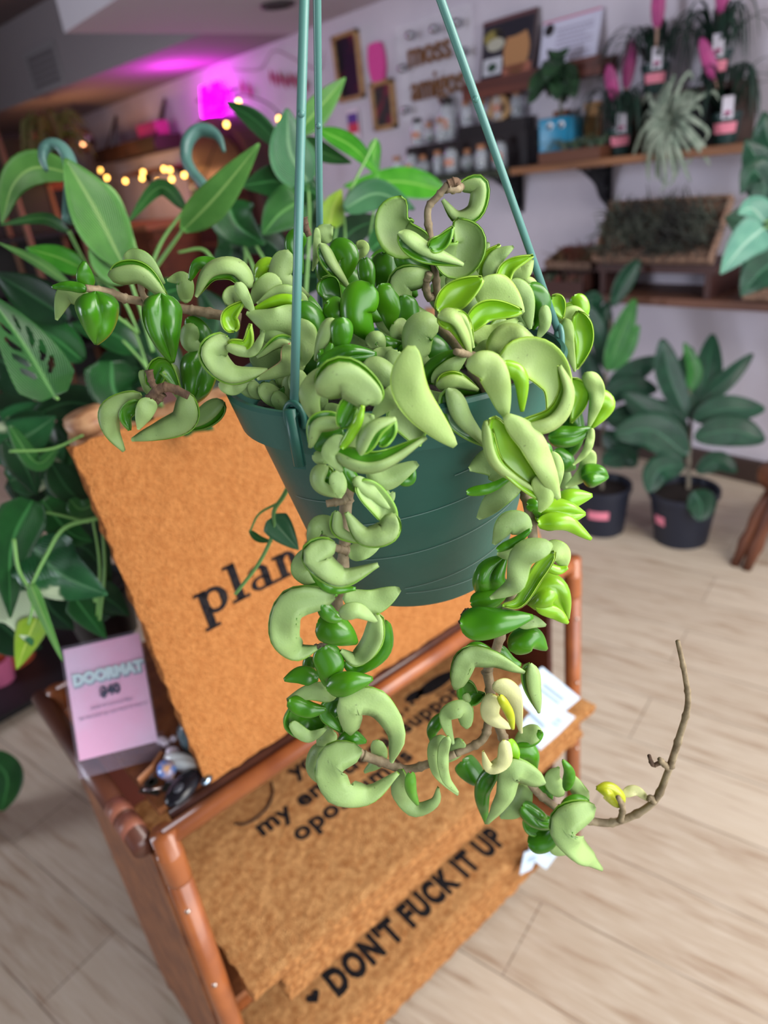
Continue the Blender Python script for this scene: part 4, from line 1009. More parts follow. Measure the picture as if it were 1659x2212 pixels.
def leaves(root, text, dflt):
    """lines: material kind profile width depth x,y x,y x,y [options]"""
    made = []
    for ln in text.strip().splitlines():
        tk = ln.split()
        if not tk: continue
        mk, kind, prof, wpx, dep = tk[0], tk[1], tk[2], float(tk[3]), tk[4]
        pts = [tuple(map(float, q.split(','))) for q in tk[5:] if ',' in q]
        op = {q[0]: float(q[1:]) for q in tk[5:] if ',' not in q}
        ds = [float(q) for q in dep.split('-')]; d0, d1 = ds[0], ds[-1]
        n = len(pts)
        P = [at(x, y, d0+(d1-d0)*i/(n-1)) for i, (x, y) in enumerate(pts)]
        mb = MB()
        hl = None; nt, nsd = 20, 8
        if 'h' in op:
            nt, nsd = 54, 40
            hl = [(.30, .40, .045, .22, .3), (.44, .42, .05, .25, .3), (.58, .42, .045, .24, .3), (.30, -.42, .045, .22, .3), (.44, -.45, .05, .25, .3), (.58, -.42, .045, .24, .3), (.71, .36, .035, .18, .3), (.71, -.36, .035, .18, .3)][:int(op['h'])]
        leaf(mb, P, wpx/2*(d0+d1)/2/FPX, kind, roll=op.get('r', 0), wave=op.get('w', 0)/100, ph=wpx, thick=.0007, nt=nt, ns=nsd, prof={'l': 'lance', 'h': 'heart', 'o': 'oval', 's': 'strap'}[prof], mis=(0, 0, 0), holes=hl, curl=op.get('c', 0), bow=op.get('b', 0)/1000)
        made.append(obj('leaf', mb, LM[mk], root, True))
        if 'p' in op: pass
    return made
def stems(root, text, m, name='petiole'):
    for ln in text.strip().splitlines():
        tk = ln.split(); r_, d0, d1 = map(float, tk[:3])
        pts = [tuple(map(float, q.split(','))) for q in tk[3:]]
        n = len(pts); P = [at(x, y, d0+(d1-d0)*i/(n-1)) for i, (x, y) in enumerate(pts)]
        C = catmull(P, 6*n); k = len(C)
        obj(name, MB().tube(C, [r_*(1-.35*i/k)/1000 for i in range(k)], 8), m, root, True)
ZTOP = ZT+.013
# peace lily with teal hanger hook
LILY = thing('peace_lily', 'bushy peace lily with a curled teal hook behind the upright doormat', 'plant', (.62, .955, ZTOP))
nursery(LILY, (.62, .955, ZTOP), .085, .15)
leaves(LILY, '''
lt L l 78 .90-.84 395,498 470,420 560,310 r18 w4
md l l 34 .96 402,452 345,405 275,482 b6
dk L l 46 1.02 612,318 550,258 486,219 r-25
tl L l 98 1.0-.96 668,398 628,330 620,234 w5
lt L l 62 1.02 640,288 690,232 746,168 r25
br L l 44 1.04 690,280 762,318 822,382 r-20
dk l l 80 1.0 690,420 605,392 522,402 w4
dk L h 104 .98 492,442 515,488 572,528 w5
md L h 92 .96 652,432 605,462 566,508 w6
yl l h 58 1.0 712,488 720,448 738,408
tl l l 66 .98 742,452 815,418 896,452 r-15 w5
br L l 60 1.5 960,412 860,392 742,402 w4
dk L l 60 1.0 800,540 835,516 880,524
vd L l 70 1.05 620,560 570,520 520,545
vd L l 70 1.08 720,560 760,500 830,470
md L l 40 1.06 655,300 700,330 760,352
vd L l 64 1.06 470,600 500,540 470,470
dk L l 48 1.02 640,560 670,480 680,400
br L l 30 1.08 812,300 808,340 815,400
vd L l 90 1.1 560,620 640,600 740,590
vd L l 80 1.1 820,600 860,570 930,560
''', .95)
stems(LILY, '''
3.2 .95 .9 320,600 360,545 398,492
3 .95 .95 318,598 350,520 402,448
2.6 1.0 1.0 600,620 570,560 500,445
2.6 1.0 1.0 560,620 540,560 512,500
2.6 1.02 1.0 660,640 668,500 666,398
2.6 1.02 1.02 700,620 690,400 640,288
2.6 1.02 1.02 720,640 730,480 812,300
2.2 1.02 1.02 735,640 745,520 742,452
2.2 1.02 1.02 520,620 530,560 525,520
2.2 1.02 1.02 780,640 800,500 818,400
2.6 .96 .96 475,590 440,540 385,545
''', M_stemg)
def hook(root, pts, d, r0):
    P = [at(x, y, d) for x, y in pts]; C = catmull(P, 36)
    obj('hanger_hook', MB().tube(C, [r0*(.35+.65*min(1, i/9)) for i in range(36)], 12, flat=.7), M_hook, root, True)
hook(LILY, [(484, 327), (474, 300), (455, 284), (428, 282), (406, 305), (402, 340), (415, 370), (440, 400), (458, 440)], .93, .0098)
# monstera with holes, second hook
MON = thing('monstera', 'light green holed monstera with a drooping teal hook at the left photo edge', 'plant', (.35, .955, ZTOP))
nursery(MON, (.35, .97, ZTOP), .075, .14)
leaves(MON, '''
lt L l 74 .90-.86 165,378 80,362 30,398 4,482 r20 w4
lt L l 112 .86-.80 268,575 205,450 140,342 w4
lt L l 92 .88-.84 285,600 230,560 208,470 r30
md l l 26 .86 148,500 95,472 0,486
lt l l 24 .8 152,616 80,565 -4,524
br L l 52 .86 190,586 125,556 56,536
vd L l 92 .90 150,690 70,640 -10,590
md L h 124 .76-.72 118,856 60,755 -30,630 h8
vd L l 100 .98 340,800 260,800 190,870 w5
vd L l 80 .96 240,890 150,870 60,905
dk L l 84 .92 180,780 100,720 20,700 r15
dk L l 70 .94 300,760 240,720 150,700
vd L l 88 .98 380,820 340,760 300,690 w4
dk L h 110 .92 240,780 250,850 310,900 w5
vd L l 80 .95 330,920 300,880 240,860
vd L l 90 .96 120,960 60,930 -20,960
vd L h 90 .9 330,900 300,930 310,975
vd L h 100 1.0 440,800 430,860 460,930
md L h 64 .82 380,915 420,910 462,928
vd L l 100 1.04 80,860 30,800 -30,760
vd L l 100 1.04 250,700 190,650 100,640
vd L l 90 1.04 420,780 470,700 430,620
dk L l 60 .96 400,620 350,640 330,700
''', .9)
stems(MON, '''
3 .82 .9 166,380 250,420 300,560
2.8 .9 .88 330,760 300,660 268,572
2.6 .86 .9 148,498 180,560 230,640
2.4 .8 .9 152,616 220,660 300,720
2.8 .78 .76 60,770 100,840 125,862
2.6 .92 .9 340,880 300,740 270,690
2.6 .92 .9 350,880 320,800 265,735
2.4 .86 .9 190,586 260,640 300,720
''', M_stemg)
hook(MON, [(101, 368), (92, 345), (96, 322), (112, 311), (132, 318), (148, 342), (155, 380), (153, 430), (150, 480)], .835, .0098)
# pothos trailing at lower left
POT = thing('pothos', 'marbled pothos trailing over the stand side at lower left', 'plant', (.235, .97, ZTOP))
nursery(POT, onp(226, 1392, 2, ZTOP).xy.to_3d()+Vector((.02, .03, ZTOP)), .062, .10)
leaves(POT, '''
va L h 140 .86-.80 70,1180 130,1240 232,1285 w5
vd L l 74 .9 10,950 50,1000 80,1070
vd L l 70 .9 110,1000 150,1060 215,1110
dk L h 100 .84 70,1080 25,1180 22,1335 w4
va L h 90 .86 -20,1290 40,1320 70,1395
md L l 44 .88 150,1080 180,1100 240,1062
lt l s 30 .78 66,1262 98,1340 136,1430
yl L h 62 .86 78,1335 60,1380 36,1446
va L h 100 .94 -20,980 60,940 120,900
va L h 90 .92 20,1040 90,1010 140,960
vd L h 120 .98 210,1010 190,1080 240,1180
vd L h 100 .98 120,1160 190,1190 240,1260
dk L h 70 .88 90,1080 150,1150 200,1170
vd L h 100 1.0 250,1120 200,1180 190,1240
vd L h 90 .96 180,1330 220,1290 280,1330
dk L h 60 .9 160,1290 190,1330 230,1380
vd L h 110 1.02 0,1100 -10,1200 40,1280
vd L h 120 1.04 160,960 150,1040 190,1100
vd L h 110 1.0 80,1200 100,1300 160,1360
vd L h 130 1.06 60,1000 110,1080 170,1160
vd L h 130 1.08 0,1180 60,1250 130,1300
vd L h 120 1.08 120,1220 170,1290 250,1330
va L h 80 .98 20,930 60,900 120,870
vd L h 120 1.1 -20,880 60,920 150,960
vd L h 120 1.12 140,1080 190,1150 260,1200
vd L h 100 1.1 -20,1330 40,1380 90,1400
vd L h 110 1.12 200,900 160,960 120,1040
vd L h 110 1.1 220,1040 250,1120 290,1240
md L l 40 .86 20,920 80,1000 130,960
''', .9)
stems(POT, '''
2.4 .86 .86 30,1165 80,1108 192,1128
3.0 .84 .82 215,1118 140,1140 100,1200 66,1268
2.4 .82 .80 30,1165 40,1230 70,1290 62,1350
2.0 .86 .9 206,1300 190,1240 160,1210
2.0 .9 .86 210,1330 215,1220 200,1120
2.2 .9 .9 215,1340 226,1230 220,1120
2.0 .82 .84 20,975 110,970 180,940
''', M_stemg)
# strand of pothos in front of the upright mat
STR = thing('pothos_cutting', 'thin pothos strand dangling in front of the upright doormat lettering', 'plant', at(600, 1070, .60))
leaves(STR, '''
tl L h 62 .60 586,1118 612,1150 645,1188
md L l 16 .60 538,1146 560,1164 590,1170
''', .6)
stems(STR, '''
2.2 .60 .60 640,1020 612,1072 592,1104 590,1150 560,1215 508,1284
1.3 .60 .60 604,1085 560,1110 540,1148
''', M_stemg, 'vine')
# near leaf at lower left edge
NEAR = thing('low_potted_plant', 'low plant poking one round leaf in at the lower left photo edge', 'plant', onp(-60, 1800, 2, 0.0))
q = onp(-60, 1800, 2, 0.0)
nursery(NEAR, q, .08, .14)
LF = leaves(NEAR, '''
dk L o 66 1.38 -40,1625 14,1676 4,1752
vd L o 66 1.42 -110,1640 -60,1600 -20,1560
''', 1.3)
stems(NEAR, '3 1.45 1.38 -60,1740 -60,1680 -40,1625', M_stemd)
# floor items at far left
og = onp(30, 1425, 2, .036)
ot = thing('terracotta_pot', 'orange terracotta pot on the floor at far left', 'pot', og)
nursery(ot, og, .09, .13, mat('terracotta', (180, 84, 50), .8))
tb = Vector((og.x, og.y, 0))
tag(obj('plant_tray', MB().box(tb+Vector((-.12, -.02, .008)), (.74, .50, .016), rotz(.1)).box(tb+Vector((-.12, -.02, .026)), (.78, .54, .016), rotz(.1)), M_npot), 'black plant tray on the floor at far left', 'tray')
pkp = onp(-2, 1432, 2, .036)
tag(obj('pink_pot', MB().lathe([(.04, 0), (.055, .09), (.05, .09), (.036, .01), (0, .01)], (pkp.x-.02, pkp.y-.12, .036), 18), mat('pink_ceramic', (210, 110, 150), .4), smooth='auto'), 'small pink pot standing on the black tray', 'pot')

# ------------------------------------------------------------ rubber plants on the floor by the right wall
M_bark = mat('pale_bark', (132, 124, 108), .8, (104, 96, 84), 60)
M_navy = mat('navy_black_pot', (28, 32, 46), .5)
def floor_plant(c, r, h, label, lt, st, lab_px):
    t = thing('rubber_plant', label, 'plant', c, group=None)
    p = nursery(t, c, r, h, M_navy)
    dirv = Vector((-c[0], -c[1], 0)).normalized(); sd = Vector((-dirv.y, dirv.x, 0)); vs = []
    for k in range(7):
        a = lab_px[0]+(lab_px[1]-lab_px[0])*k/6; d = dirv*cos(a)+sd*sin(a)
        for z in (h*.44, h*.62): vs.append(Vector(c)+d*(r*(.78+.19*z/(h*.9))+.003)+Z3*z)
    obj('pink_label', MB().add(vs, [(2*k, 2*k+2, 2*k+3, 2*k+1) for k in range(6)]), M_plab, t, True)
    leaves(t, lt, 2.6); stems(t, st, M_bark, 'trunk')
    return t
d1 = 2.72
floor_plant((2.36, 1.19, 0), .125, .21, 'rubber plant in a dark pot nearer the wooden stool', '''
fg L o 66 2.70-2.8 1492,905 1524,820 1540,722 r20
fg L o 56 2.70 1484,905 1446,810 1430,732
fg L o 44 2.72 1494,885 1560,830 1626,764 r-20
fg L o 62 2.66 1498,905 1565,885 1652,884
fg L o 66 2.72 1484,935 1420,900 1345,846
fg L o 84 2.62 1484,985 1410,930 1326,938
fg L o 70 2.62 1500,945 1580,930 1652,952
fg L o 52 2.74 1490,890 1482,820 1492,750
fg L o 62 2.62 1478,1005 1425,1015 1400,1064
fg L o 44 2.68 1505,1020 1550,996 1592,1020
fg L o 62 2.56 1496,1062 1514,1088 1512,1126
fg L o 60 2.76 1480,960 1440,900 1390,870
fb L o 30 2.72 1488,850 1500,800 1478,740
''', '9 2.74 2.72 1486,1072 1489,980 1492,900 1488,840', (-.95, -.55))
floor_plant((2.25, 1.47, 0), .11, .20, 'rubber plant in a dark pot nearest the hanging basket', '''
fb L o 50 2.8 1312,800 1338,730 1372,645 r15
fg L o 48 2.86 1312,800 1300,720 1312,652
fb L o 34 2.8 1316,800 1350,760 1380,702
fg L o 50 2.82 1312,838 1365,805 1428,772
fg L o 56 2.8 1308,868 1350,836 1420,842
fg L o 60 2.78 1308,905 1362,900 1412,880
fg L o 56 2.78 1304,935 1345,962 1395,944
fg L o 40 2.84 1322,662 1352,604 1384,556
fg L o 46 2.86 1300,640 1276,660 1290,715
fg L o 54 2.78 1300,1000 1345,985 1375,1006
fg L o 50 2.9 1310,880 1280,820 1260,740
fg L o 46 2.84 1310,760 1280,700 1255,650
''', '8 2.84 2.82 1300,1060 1304,930 1310,800 1320,690', (-.55, .25))
# wooden stool at the right edge
M_stool = mat('red_brown_stool', (112, 66, 42), .45, (84, 46, 32), 12, stretch=(1, 1, .3))
s0 = onp(1700, 1232, 2, 0)
stl = thing('wooden_stool', 'red-brown turned wooden stool at the right photo edge', 'stool', (s0.x, s0.y, 0))
f0 = onp(1612, 1230, 2, 0); f1 = onp(1690, 1140, 2, 0)
cx, cy = s0.x+.1, s0.y-.02
for k, f_ in enumerate((f0, Vector((cx-.17, cy+.17, 0)), Vector((cx+.17, cy+.17, 0)), Vector((cx+.17, cy-.17, 0)))):
    top = Vector((cx+(f_.x-cx)*.6, cy+(f_.y-cy)*.6, .30)); 
    P = [f_.lerp(top, t) for t in (0, .2, .3, .45, .6, .8, 1)]
    obj('leg', MB().tube(P, [.016, .02, .026, .02, .026, .022, .018], 12), M_stool, stl, True)
obj('seat', MB().lathe([(0, .295), (.17, .295), (.185, .31), (.185, .33), (.16, .34), (0, .335)], (cx, cy, 0), 28), M_stool, stl, 'auto')
for k in range(2): obj('stretcher', MB().tube([Vector((cx-.16, cy-.14+.28*k, .1)), Vector((cx+.16, cy-.14+.28*k, .1))], .012, 10), M_stool, stl, True)
# plant hanging in at the right edge
RP = thing('leafy_branch_plant', 'plant with pale teal hanging leaves reaching in at the right photo edge', 'plant', at(1720, 520, 1.75))
leaves(RP, '''
ft L h 84 1.7 1650,492 1606,530 1556,592 w4
ft L h 62 1.75 1652,478 1624,450 1594,462
fg L h 70 1.8 1660,420 1630,370 1600,420
fg L h 90 1.85 1670,520 1610,480 1566,470
fg L h 100 1.85 1680,560 1640,590 1600,640
fg L h 80 1.85 1690,400 1640,350 1610,300
fg L h 70 1.8 1670,380 1650,420 1660,470
fg L h 90 1.9 1700,600 1650,560 1590,560
fg L h 80 1.9 1690,340 1660,300 1650,240
''', 1.7)
stems(RP, '''
3 1.8 1.7 1740,470 1690,480 1648,494
3 1.8 1.75 1740,470 1690,470 1650,480
4 1.85 1.8 1730,560 1730,450 1700,330
''', M_stemg)
nursery(RP, at(1760, 640, 1.95)-Vector((0, 0, .1)), .09, .14)
obj('hanging_cord', MB().tube([at(1760, 640, 1.95), Vector((*at(1760, 640, 1.95).xy, 2.2))], .003, 6), M_wire, RP)

# ------------------------------------------------------------ hanging basket with the rope plant
M_pot = mat('green_plastic_pot', (46, 98, 84), .42, (38, 84, 72), 9, bump=.03, bscale=60, spec=.45)
M_mark = mat('pot_seam_mark', (92, 122, 112), .5)
M_hang = mat('teal_hanger_plastic', (88, 136, 126), .34, spec=.5)
ZR = 1.318
PC = FWD*.455 + LAT*.019; PC = Vector((PC.x, PC.y, 0))
RR, PH = .109, .151
BASK = thing('hanging_basket', 'green hanging basket of curly-leaved rope plant held up in the foreground', 'hanging plant', (PC.x, PC.y, ZR-PH))
def pa(a, r, z): a = radians(a); return PC + FWD*(r*cos(a)) + LAT*(r*sin(a)) + UPZ*z
pot = obj('pot', MB().lathe([(0, 0), (.060, 0), (.065, .004), (.0955, PH-.026), (.1035, PH-.025), (RR, PH-.002), (RR-.0015, PH), (RR-.004, PH), (.0985, PH-.024), (.0925, PH-.027), (.0625, .008), (0, .006)], (PC.x, PC.y, ZR-PH), 72), M_pot, BASK, 'auto')
mk = MB()
def prad(h): return .065+(.0955-.065)*(h-.004)/(PH-.03)
for (h0, a0, a1, dh) in ((.092, 128, 215, -.022), (.064, 125, 215, -.022), (.034, 128, 190, -.014), (.112, 128, 165, -.01), (.052, 200, 236, -.008), (.09, 205, 238, -.006), (.016, 130, 190, .0)):
    vs = []; n = 24
    for k in range(n+1):
        a = a0+(a1-a0)*k/n; h = h0+dh*k/n
        for s in (-.00035, .00035): vs.append(pa(a, prad(h+s)+.0004, ZR-PH+h+s))
    mk.add(vs, [(2*k, 2*k+1, 2*k+3, 2*k+2) for k in range(n)])
obj('mould_seam', mk, M_mark, pot)
obj('potting_mix', MB().lathe([(0, PH-.012), (.094, PH-.02), (.09, PH-.03), (0, PH-.03)], (PC.x, PC.y, ZR-PH), 40), M_soil, BASK)
APX = PC + UPZ*(ZR+.325)
for a in (213, 333, 88):
    b = pa(a, RR-.001, ZR+.004)
    wr = obj('hanger_wire', MB().tube([b, b.lerp(APX, .3)+ (b-PC).normalized()*.0006, b.lerp(APX, .7), APX], .0024, 12), M_hang, BASK, True)
    tg_ = Vector((-(b-PC).y, (b-PC).x, 0)).normalized()
    rd = (b-PC); rd.z = 0; rd.normalize()
    lp = [b+tg_*(.0058*sin(t))+UPZ*(-.006+.0085*cos(t))+rd*.001 for t in [ -2.2+4.4*k/16 for k in range(17)]]
    clip = MB().tube(lp, .0018, 8)
    if a != 88:
        cs = []
        for (r, z) in ((RR+.0035, -.030), (RR+.0035, .0), (RR, .004), (RR-.006, .004), (RR-.008, -.012)): cs.append((r, z))
        vs = []
        for s in (-1, 1):
            for (r, z) in cs: vs.append(PC+rd*r+UPZ*(ZR+z)+tg_*(.0042*s))
        n = len(cs); clip.add(vs, [(i, i+1, n+i+1, n+i) for i in range(n-1)])
        clip.tube([PC+rd*(RR+.003)+UPZ*(ZR-.028), PC+rd*(RR+.003)+UPZ*(ZR+.004)], .0034, 10)
    obj('clip', clip, M_hang if a != 213 else M_pot, wr, True)
    for t in (.42,): obj('mould_nub', MB().ball(b.lerp(APX, t)+(CP-b).normalized()*.0028, .0018), M_hang, wr, True)
hk = [APX+UPZ*z+LAT*x for x, z in ((0, -.01), (0, .03), (.0, .06), (.016, .085), (.03, .07), (.03, .055))]
obj('hanger_hook', MB().tube(catmull(hk, 24), .004, 10), M_hang, BASK, True)

def hmat(tag_, up, up2, low, low2, rim, bl=None):
    a = leaf_mat('glossy_leaf_'+tag_, up, up2, None, .3, coat=.22, sss=.08, trl=.1)
    b = leaf_mat('leaf_underside_'+tag_, low, low2, None, .5, sss=.08, spec=.35, trl=.08, edge=rim, grain=.12, blotch=bl)
    c = leaf_mat('leaf_margin_'+tag_, rim, rim, None, .4, trl=.05)
    return [a, b, c]
HM = [hmat('mid', (54, 118, 10), (80, 144, 16), (136, 164, 98), (154, 182, 112), (118, 166, 50)),
      hmat('fresh', (118, 176, 22), (146, 196, 36), (156, 185, 104), (172, 198, 118), (150, 190, 56)),
      hmat('deep', (48, 108, 12), (70, 134, 18), (114, 144, 82), (130, 160, 94), (90, 136, 42)),
      hmat('faded', (168, 180, 24), (190, 196, 44), (194, 196, 134), (206, 206, 148), (190, 188, 92)),
      hmat('pinkish', (70, 130, 30), (90, 150, 40), (132, 160, 92), (148, 170, 104), (200, 124, 112)),
      hmat('scarred', (118, 176, 22), (146, 196, 36), (160, 192, 104), (176, 204, 118), (150, 190, 56), ((150, 112, 62), .70))]
M_vine = mat('vine_stem', (152, 136, 106), .7, (120, 104, 78), 120, bump=.15)
M_dry = mat('dry_stem', (112, 88, 66), .85, (84, 64, 50), 120, bump=.3)
LEAVES = []
